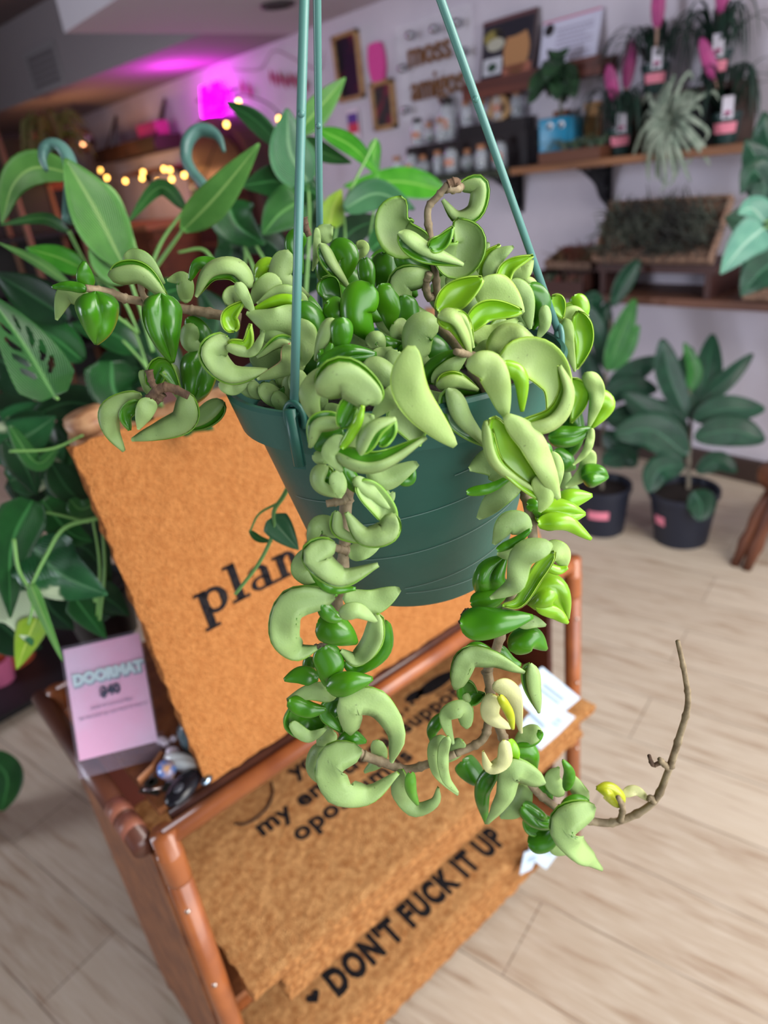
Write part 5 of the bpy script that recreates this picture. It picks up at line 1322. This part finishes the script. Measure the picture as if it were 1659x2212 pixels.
HOYA = open_text = """
# left vine
S 52 .45 236,594 305,590 366,652 s1 n.72
F 40 .47 268,560 310,560 356,612 c2
B 108 .44 207,632 212,685 208,742 c2
B 100 .44 348,636 352,700 372,782 c2
G 38 .445 190,622 183,595 182,566 c2
G 20 .44 187,625 150,618 113,620 c2
F 48 .47 195,650 145,635 122,690 c2
F 40 .47 402,655 396,605 362,605 c2
S 50 .445 541,620 505,582 455,590 424,640 s1 n.68
G 26 .455 480,572 430,570 410,605 c2
P 74 .42 664,680 600,698 534,676 o4 b.8
G 26 .425 662,664 610,648 548,668 o1 c1
P 44 .43 664,655 610,634 556,655
C 40 .42 507,716 496,684 527,650 c1 o3
P 42 .435 490,658 508,636 545,668
F 28 .42 512,610 530,642 549,680 c0 o4
S 62 .40 490,728 458,765 500,810 578,800 o3 s-1 n.9
C 28 .40 492,742 532,745 541,700 c1 o7
P 24 .40 488,750 545,760 572,715 o8
P 44 .40 625,742 620,790 556,818 c4 o5
S 30 .405 652,768 608,736 556,772 s-1 n.6 o4
P 36 .41 640,748 642,790 612,816
P 32 .405 474,826 505,840 540,824
P 28 .405 545,824 553,848 580,858
F 30 .41 585,822 602,856 640,878 c2
P 38 .40 630,810 630,850 662,874 c4
G 22 .41 574,826 572,846 582,866 c2
C 44 .44 325,838 350,790 392,850 c0
P 54 .45 350,840 365,805 384,858
S 48 .43 304,852 240,885 240,930 267,974 o2 s-1 n.92
P 44 .42 325,862 312,890 298,926 o6
C 32 .425 302,866 272,895 280,930 o4 c2
S 58 .43 402,848 400,905 350,930 286,950 o3 s1 n.92
B 96 .455 432,758 428,820 412,876 c2
S 50 .44 482,868 440,905 384,928 s1 c2
G 46 .46 405,688 440,725 476,765 c2
P 44 .455 415,700 412,740 450,768 c2
P 20 .44 305,800 314,830 326,860 c2
# centre mound
G 46 0 650,498 636,535 652,592 o10 c2
P 54 0 618,540 608,600 668,642 o6
G 40 0 556,600 580,574 606,600 c1
P 56 0 604,604 570,625 540,655
F 18 0 684,492 684,545 675,585 o4
F 44 0 692,522 704,500 716,486 o2
S 34 0 692,528 715,575 754,622 s-1 o10 n.6
G 64 0 712,545 748,552 746,605 o6
P 22 0 770,526 788,535 772,568 o8 c1
G 40 0 788,558 793,600 802,632 o10 c2
G 66 0 830,546 832,595 818,640 o6 c2
C 56 0 696,602 715,628 736,652 o2 c2
G 86 0 800,615 770,672 806,740 o18
G 56 0 706,655 730,672 760,694 o12
G 64 0 822,616 842,665 848,718 o10
G 52 0 738,688 737,728 735,760 o24 c2
S 38 0 720,690 703,730 682,778 s1 o16
B 62 0 688,795 750,768 812,765 o6 c2
G 30 0 690,762 706,770 716,742 o12
P 38 0 795,748 815,733 828,762
P 42 0 802,776 830,768 848,752
G 24 0 825,735 845,742 866,740
P 50 0 850,700 870,720 900,760
P 50 0 860,760 850,790 880,815
G 60 0 870,640 880,690 870,740 c2
P 60 0 650,690 660,740 655,790
G 60 0 640,660 680,700 690,760 c2
P 60 .42 760,720 800,790 790,840 c2
P 70 .40 700,810 740,800 790,810 c2
P 60 0 570,700 600,720 640,700 c2
P 60 .41 600,790 640,830 690,820 c2
G 50 .42 880,790 920,800 960,830 c2
P 60 .43 1060,700 1090,720 1130,700
P 60 .44 1080,640 1120,680 1160,700 c2
# top stem
Q 96 .43 928,520 868,515 850,470 872,428 o6 b-.3 w16 k1
Q 96 .43 935,540 985,562 1012,520 985,475 o8 b-.3 w16 k1
S 48 .42 862,505 915,545 1000,572 s-1 o8 n.6
G 62 .43 862,528 900,580 962,588 c2
C 36 .42 925,535 955,522 979,490 o12 c0
S 42 .43 992,402 1036,400 1028,455 988,470 956,432 s1 n.75
S 58 .43 935,596 868,605 872,660 938,690 o4 s-1 n.9
F 38 .45 966,618 1000,580 1038,606
P 76 .40 945,696 905,715 905,770 930,785 o8
G 24 .405 940,690 895,712 885,770 o6 c1
S 46 .385 948,684 985,700 1016,764 s-1 o12 n.6 c1
S 30 .385 955,680 1000,690 1022,750 s1 o10 c1
C 66 .41 944,672 985,638 1042,602 c1 o8 k1
F 92 .41 1038,606 1075,638 1128,678 c1 o4 k1
C 50 .395 1008,715 1050,672 1127,672 c1 o12 k1
P 50 .40 1020,726 1068,722 1118,690 c1 o2
P 32 .46 1034,592 1040,555 1056,525
C 24 .45 1036,600 1052,555 1080,528 c1
P 42 .445 1055,608 1070,560 1108,532 o3
C 36 .44 1085,622 1098,578 1152,552 c1 o4
P 38 .45 1108,585 1130,588 1150,560 c1
P 54 .43 1092,618 1130,640 1146,710 o6
G 50 .44 1138,620 1168,655 1150,712 c2
P 22 .45 1125,618 1145,610 1164,628 c1
P 28 .43 1175,660 1176,700 1160,732
C 38 .46 1192,640 1206,660 1216,688 c1
S 38 .47 1198,692 1235,670 1270,682 c1
C 46 .46 1248,672 1262,735 1246,798 c1
P 30 .46 1225,688 1228,740 1242,802 c1
S 50 .38 1058,765 1105,722 1184,772 s-1 c1 n.8 o6
P 36 .40 1064,765 1078,730 1104,712 c1
P 38 .385 1028,772 1055,750 1082,745
P 70 .35 1010,784 1062,800 1092,900 o10 b.7 c1 k1
G 34 .352 1086,786 1124,815 1128,888 c1 o6
Q 98 .36 1078,772 1162,778 1204,835 1186,912 c1 b-.5 w3
S 48 .345 1104,928 1190,905 1222,850 1208,790 s1 n.62 c1 o8
G 40 .38 915,820 948,785 990,758 o4
P 44 .375 935,828 972,795 1006,768 o6
F 86 .335 888,747 888,850 982,963 o8 b.5 c5 k1
S 40 .365 945,832 985,820 1032,842 s1 c1
S 62 .352 966,842 990,905 1052,965 s-1 n.66 o2
C 70 .345 1064,902 1096,985 1180,1084 c1 o10 b-.3 k1
P 60 .345 1090,898 1152,962 1206,1078 c1 o13 b.3 k1
S 30 .345 1050,910 1075,1000 1160,1062 s1 n.6 c1 o10
P 46 .345 1158,1028 1178,1070 1166,1104 o12 c1
P 80 .36 1106,1026 1062,1000 1014,1014 o2
G 20 .355 1008,1064 1060,1054 1106,1028 o6 c0
F 56 .36 1128,1036 1082,1068 1033,1120 o2 k1
G 28 .35 1140,1090 1156,1094 1164,1118
B 88 .352 1158,1116 1205,1108 1262,1110 c1
G 38 .345 1162,1130 1220,1128 1276,1164 c1 o4
G 50 .36 1190,1100 1232,1078 1278,1070 c1
P 58 .345 1148,1138 1098,1130 1066,1175 o8
G 16 .343 1074,1188 1115,1168 1146,1144 o12 c0
P 40 .35 1122,1168 1104,1192 1074,1196 o4
G 22 .36 1168,968 1180,968 1190,980
P 28 .36 1190,976 1206,1010 1206,1054 c1
# right, behind
C 44 .47 1234,818 1252,860 1234,914 c1
P 40 .465 1266,804 1290,850 1272,924 c1 w20
G 46 .47 1278,850 1308,875 1278,924 c1
B 56 .46 1186,945 1235,942 1276,925 c0
G 50 .47 1194,978 1222,1000 1242,1012 c2
P 18 .455 1278,925 1268,970 1238,1004 c1
P 36 .46 1276,972 1262,1020 1222,1052 c1
B 64 .455 1258,1030 1285,1026 1312,1030 c0
G 50 .475 1225,860 1240,940 1220,1000 c2
G 40 .47 1240,640 1255,670 1240,720 c1
P 40 .48 1205,1000 1220,1040 1250,1060 c2
# left front cluster
P 56 .335 716,800 670,850 692,925
S 92 .325 690,850 740,812 800,850 806,872 o6 b.8 s1 n.86
G 26 .335 694,812 770,792 816,862 o3 c0
P 62 .36 785,790 830,808 856,846
P 50 .34 874,838 842,862 803,902 o4
C 44 .325 738,925 758,872 788,872 o10
G 18 .322 738,968 770,918 784,876 o12 c1
S 44 .33 740,908 685,915 670,965 s-1 n.62 o6
G 44 .335 682,968 708,945 742,932 c2
P 28 .335 678,982 700,990 722,972
P 36 .322 738,940 710,980 738,1018 o10
P 40 .33 804,895 765,940 742,998 o6
S 44 .32 780,980 808,930 854,905 s-1 n.6 o12
C 30 .322 818,962 842,935 852,905 o10
Q 100 .34 848,868 885,905 905,965 b-.3
S 52 .325 722,976 810,998 920,945 s1 n.4 o12 b.9
P 54 .335 796,1015 832,1034 902,1000 k1
G 24 .34 858,1036 885,1036 894,1014 c2
G 34 .335 742,1008 765,1045 790,1064 o4
P 32 .332 765,1032 800,1060 840,1098 o8
S 52 .33 706,1008 696,1040 730,1072 s1 n.6
P 38 .328 722,1018 732,1050 734,1074 o6
Q 60 .33 770,1040 812,1078 840,1118 830,1138 o6 b-.3
S 56 .33 850,1110 835,1150 785,1158 748,1108 o10 s1 n.9
S 26 .332 726,1106 732,1150 794,1174 s-1 o4
P 28 .345 820,1054 838,1076 850,1062
P 46 .335 738,1152 690,1134 668,1180
S 62 .325 722,1174 678,1200 735,1250 817,1220 o10 b.8 s-1 n.88
G 24 .325 666,1212 710,1268 768,1272 o6 c0
P 46 .335 674,1188 648,1232 682,1268
P 42 .34 752,1196 786,1190 822,1178
F 62 .335 742,1286 800,1302 864,1272 o2 k1
S 72 .325 722,1290 635,1302 612,1365 640,1408 684,1400 o6 b.7 s-1 n.94
G 22 .33 640,1288 690,1270 728,1286 c0
G 34 .325 694,1308 715,1330 738,1338 o10
P 38 .322 735,1328 772,1318 814,1342 o14
G 78 .328 688,1345 725,1360 770,1388 o8 b.7
S 48 .33 816,1328 805,1385 770,1424 736,1406 o6 s1 n.88
G 42 .335 832,1340 824,1405 770,1442 742,1432
G 68 .328 700,1398 712,1440 704,1480 o4 b.7
G 42 .33 686,1466 650,1458 615,1468 c2
G 56 .322 708,1488 755,1474 804,1466 o10 b.7
P 36 .33 735,1492 775,1490 798,1472
G 28 .345 672,1420 668,1442 682,1462 c2
P 44 .325 726,1502 678,1494 621,1512
G 40 .325 624,1514 665,1532 704,1532 o6
C 74 .33 628,1528 660,1568 710,1556 c2 b-.6
P 30 .325 628,1560 665,1590 705,1572 o2
C 48 .328 748,1512 710,1540 742,1585 c2
S 62 .32 758,1585 760,1520 815,1520 856,1580 846,1645 o8 b.7 s1 n.93
G 38 .325 733,1622 758,1594 790,1602 o6
P 42 .335 722,1580 700,1596 690,1618
S 44 .335 716,1612 688,1632 684,1668 722,1702 s1 n.6
P 40 .33 722,1650 690,1662 700,1702
S 74 .318 780,1622 722,1640 728,1700 795,1715 860,1670 o8 b.7 s-1 n.94
P 38 .34 816,1598 818,1640 788,1668
P 36 .325 870,1662 862,1710 895,1748 938,1732 946,1700
G 24 .32 886,1668 888,1705 902,1738 o6 c4
P 30 .325 962,1590 938,1615 945,1670 988,1716
P 26 .318 968,1590 956,1630 962,1680 988,1712 o6
P 42 .33 1008,1572 1000,1532 962,1548 978,1606 o4
G 28 .34 962,1544 936,1572 932,1602 c2
P 36 .335 1000,1600 980,1625 955,1650
# right vine, lower
P 58 .335 1192,1178 1130,1200 1112,1262 1060,1292 o12
C 34 .335 1198,1192 1160,1240 1122,1300 1085,1308 o8 c1
P 50 .345 1178,1182 1212,1196 1218,1232 c1
G 18 .345 1180,1222 1205,1232 1226,1226 c1 o4
B 90 .352 1062,1292 1060,1242 1092,1202
G 48 .348 1018,1302 1060,1294 1104,1268 o4
P 34 .352 1028,1312 1065,1322 1104,1308
B 94 .348 1140,1302 1190,1275 1226,1336 c1
G 30 .345 1160,1310 1200,1325 1226,1345 c1 o6
G 78 .335 996,1346 1060,1346 1150,1332 o10 b.7
P 32 .345 1118,1346 1150,1342 1178,1350
G 62 .345 1102,1402 1145,1378 1180,1402 c0
G 38 .35 1072,1400 1095,1428 1124,1436
S 50 .335 984,1488 1008,1422 1062,1422 1132,1452 o4 s1 n.92
G 24 .34 1004,1412 1032,1398 1068,1412
S 42 .335 1145,1434 1148,1480 1164,1538 s-1 n.66
C 48 .345 1002,1468 1015,1505 1048,1500 c2
P 24 .345 1004,1498 1008,1522 1020,1534
P 40 .325 1066,1476 1108,1498 1126,1582 c3 o4
P 44 .325 1066,1500 1060,1545 1102,1572 c3 o6
G 18 .322 1078,1502 1100,1540 1108,1574 c3 o12
P 44 .34 1168,1578 1135,1592 1112,1608
G 18 .34 1170,1580 1150,1602 1115,1612 o4
P 34 .325 1088,1598 1088,1642 1058,1658 1044,1622 c3 o8
G 30 .33 1096,1600 1108,1632 1082,1664 c1 o2
G 50 .345 1108,1618 1140,1625 1158,1664
G 56 .35 998,1644 1025,1672 1048,1698 c2
G 38 .335 1068,1658 1042,1710 1050,1778 o2 c2
S 50 .33 1176,1692 1108,1662 1088,1720 1052,1778 o8 s-1 n.92
P 54 .345 1142,1700 1115,1742 1082,1766
G 28 .34 1158,1688 1180,1710 1192,1724 c2
P 42 .335 1216,1716 1192,1685 1206,1656
G 24 .332 1222,1706 1230,1670 1216,1642 o4
P 38 .345 1268,1734 1246,1700 1222,1662
G 34 .335 1272,1732 1230,1738 1210,1774
B 50 .335 1128,1740 1165,1772 1206,1782 o2 c2
G 50 .335 1142,1822 1180,1815 1210,1786 c2
C 34 .34 1140,1760 1150,1790 1180,1800 c2
S 66 .325 1284,1742 1218,1775 1242,1830 1300,1878 o6 b.7 s-1 n.92
P 34 .34 1188,1830 1215,1832 1240,1838
B 48 .34 1342,1735 1315,1708 1288,1702 c3
F 24 .34 1345,1715 1375,1708 1402,1730 c3
# deep filler leaves inside the mound
G 80 .50 690,560 740,600 800,620 c2
G 90 .51 800,560 850,590 900,640 c2
G 90 .49 700,640 760,660 830,690 c2
P 90 .49 820,660 870,700 930,720 c2
G 90 .48 620,640 670,700 720,760 c2
P 90 .50 930,620 1000,650 1060,690 c2
G 90 .47 860,740 930,760 1000,800 c2
P 90 .50 1040,620 1100,650 1150,690 c2
G 90 .47 980,740 1050,760 1110,780 c2
G 90 .45 640,760 700,780 780,800 c2
G 80 .44 900,800 960,820 1020,830 c2
P 80 .44 540,760 600,780 650,830 c2
G 80 .45 1080,760 1120,770 1170,770 c2
P 46 .395 640,800 650,845 690,880
P 44 .385 668,838 690,862 700,900 c2
G 30 .39 700,830 690,860 672,880 c2
P 44 .37 700,880 740,900 790,905 c2
P 44 .375 880,850 930,862 990,860 c2
G 40 .38 960,850 1000,838 1040,846 c2
P 46 .40 560,835 600,862 650,885
P 40 .395 590,850 620,880 660,895 c2
G 28 .40 610,838 625,860 640,890 c2
P 44 .41 520,820 545,842 590,862
"""
seq = 0
for ln in HOYA.strip().splitlines():
    ln = ln.split('#')[0]; tk = ln.split()
    if not tk: continue
    kind, wpx, g = tk[0], float(tk[1]), float(tk[2])
    pts = [tuple(map(float, q.split(','))) for q in tk[3:] if ',' in q]
    op = {q[0]: float(q[1:]) for q in tk[3:] if ',' not in q}
    my = sum(p[1] for p in pts)/len(pts)
    if g == 0: g = .375+(800-my)/300*.125
    n = len(pts); tip = op.get('t', 0)/1000
    P = [atg(x, y, g) for x, y in pts]
    P = [p+(CP-p).normalized()*(op.get('o', 0)/1000 + tip*i/(n-1)) for i, p in enumerate(P)]
    dep = sum((p-CP).dot(VF) for p in P)/n
    hw = wpx*.9/2*dep/FPX
    seq += 1; rnd = random.Random(seq*13)
    mb = MB()
    ci = int(op.get('c', 0))
    leaf(mb, P, hw, kind, sgn=int(op.get('s', 1)), roll=op.get('r', 0)+rnd.uniform(-6, 6), bow=hw*op.get('b', {'P': .3, 'S': .35, 'G': .4, 'B': .3, 'F': .2}.get(kind, -.3)),
         nf=op.get('n', .72), thick=.0019, nt=20, ns=14, prof='oval' if 'k' in op else 'hoya', wave=op.get('w', {'P': 16, 'C': 14, 'G': 12, 'F': 16}.get(kind, 8))/100, ph=seq*1.7, dent={'P': .55, 'F': .45, 'B': .3, 'G': .38, 'S': .3 if op.get('n', .72) < .8 else .75, 'C': .25, 'Q': .3}[kind])
    LEAVES.append((wpx*sum((Vector(pts[i+1])-Vector(pts[i])).length for i in range(n-1)), mb, ci))
order = sorted(range(len(LEAVES)), key=lambda i: -LEAVES[i][0])
rest = MB(); rmats = [q for h in HM for q in h]
for rank, i in enumerate(order):
    a, mb, ci = LEAVES[i]
    if rank < 99: obj('leaf', mb, HM[ci], BASK, True)
    else:
        mb.mi = [k+3*ci for k in mb.mi]; rest.merge(mb)
if rest.v: obj('small_leaves', rest, rmats, BASK, True)['kind'] = 'stuff'
def vine(text, m, name):
    for ln in text.strip().splitlines():
        tk = ln.split(); r_, g0, g1 = map(float, tk[:3])
        pts = [tuple(map(float, q.split(','))) for q in tk[3:]]
        n = len(pts); P = [atg(x, y, g0+(g1-g0)*i/(n-1)) for i, (x, y) in enumerate(pts)]
        C = catmull(P, 7*n); k = len(C); mb = MB()
        tp = .45 if pts[-1] == (1464, 1385) else .25; rad = [r_*(1-tp*i/k)/1000 for i in range(k)]
        for i in range(0, k, 7): rad[i] *= 1.25
        mb.tube(C, rad, 9); obj(name, mb, m, BASK, True)
vine('''
3.3 .46 .46 520,690 440,674 400,668 330,655 270,645
2.8 .46 .44 270,645 230,630 185,622
2.2 .46 .45 330,655 310,640 300,600
2.4 .43 .42 948,700 946,650 940,590 930,520 924,455 945,425 968,398
2.6 .42 .43 965,405 985,408 1000,402
2.6 .43 .42 940,640 925,640 920,610 928,590
4.0 .36 .34 760,920 756,990 752,1050 746,1100 744,1180 730,1290 722,1340
3.6 .34 .335 722,1340 716,1420 730,1520 745,1590 790,1638
2.6 .338 .335 752,1072 735,1082 705,1088
2.4 .335 .33 750,1190 728,1184 715,1180
2.2 .335 .33 684,1400 700,1395 722,1385
3.1 .335 .332 785,1632 830,1648 880,1662 940,1645 985,1628
3.2 .345 .332 1052,1450 1060,1500 1055,1560 1040,1600 985,1628
3.8 .37 .35 1090,880 1110,960 1130,1040 1145,1110 1152,1170
3.6 .35 .345 1152,1170 1120,1250 1090,1340 1070,1410 1052,1450
3.2 .345 .335 1075,1560 1090,1600 1125,1660 1160,1710 1205,1748
2.9 .34 .335 1205,1748 1285,1775 1342,1772 1412,1732 1448,1655
2.4 .335 .33 1448,1655 1468,1590 1486,1522 1480,1460 1464,1385
2.2 .335 .33 1340,1772 1345,1745 1335,1722
2.0 .335 .335 1412,1732 1405,1722 1400,1728
2.0 .335 .33 1444,1660 1432,1648 1425,1640
2.4 .38 .36 1020,770 1005,765 985,760
3.4 .40 .37 945,700 1000,760 1040,830 1090,890
''', M_vine, 'vine_stem')
vine('''
3.2 .42 .42 325,862 345,840 370,838 408,855
2.2 .42 .42 322,800 330,830 345,842
2.6 .42 .42 350,850 340,865 330,870
1.6 .335 .335 1425,1648 1410,1652 1402,1632
2.4 .42 .42 968,398 985,392 990,400
2.4 .34 .34 1000,1345 1006,1325 1015,1318
2.4 .45 .45 655,470 660,490 668,510
''', M_dry, 'dry_twig')
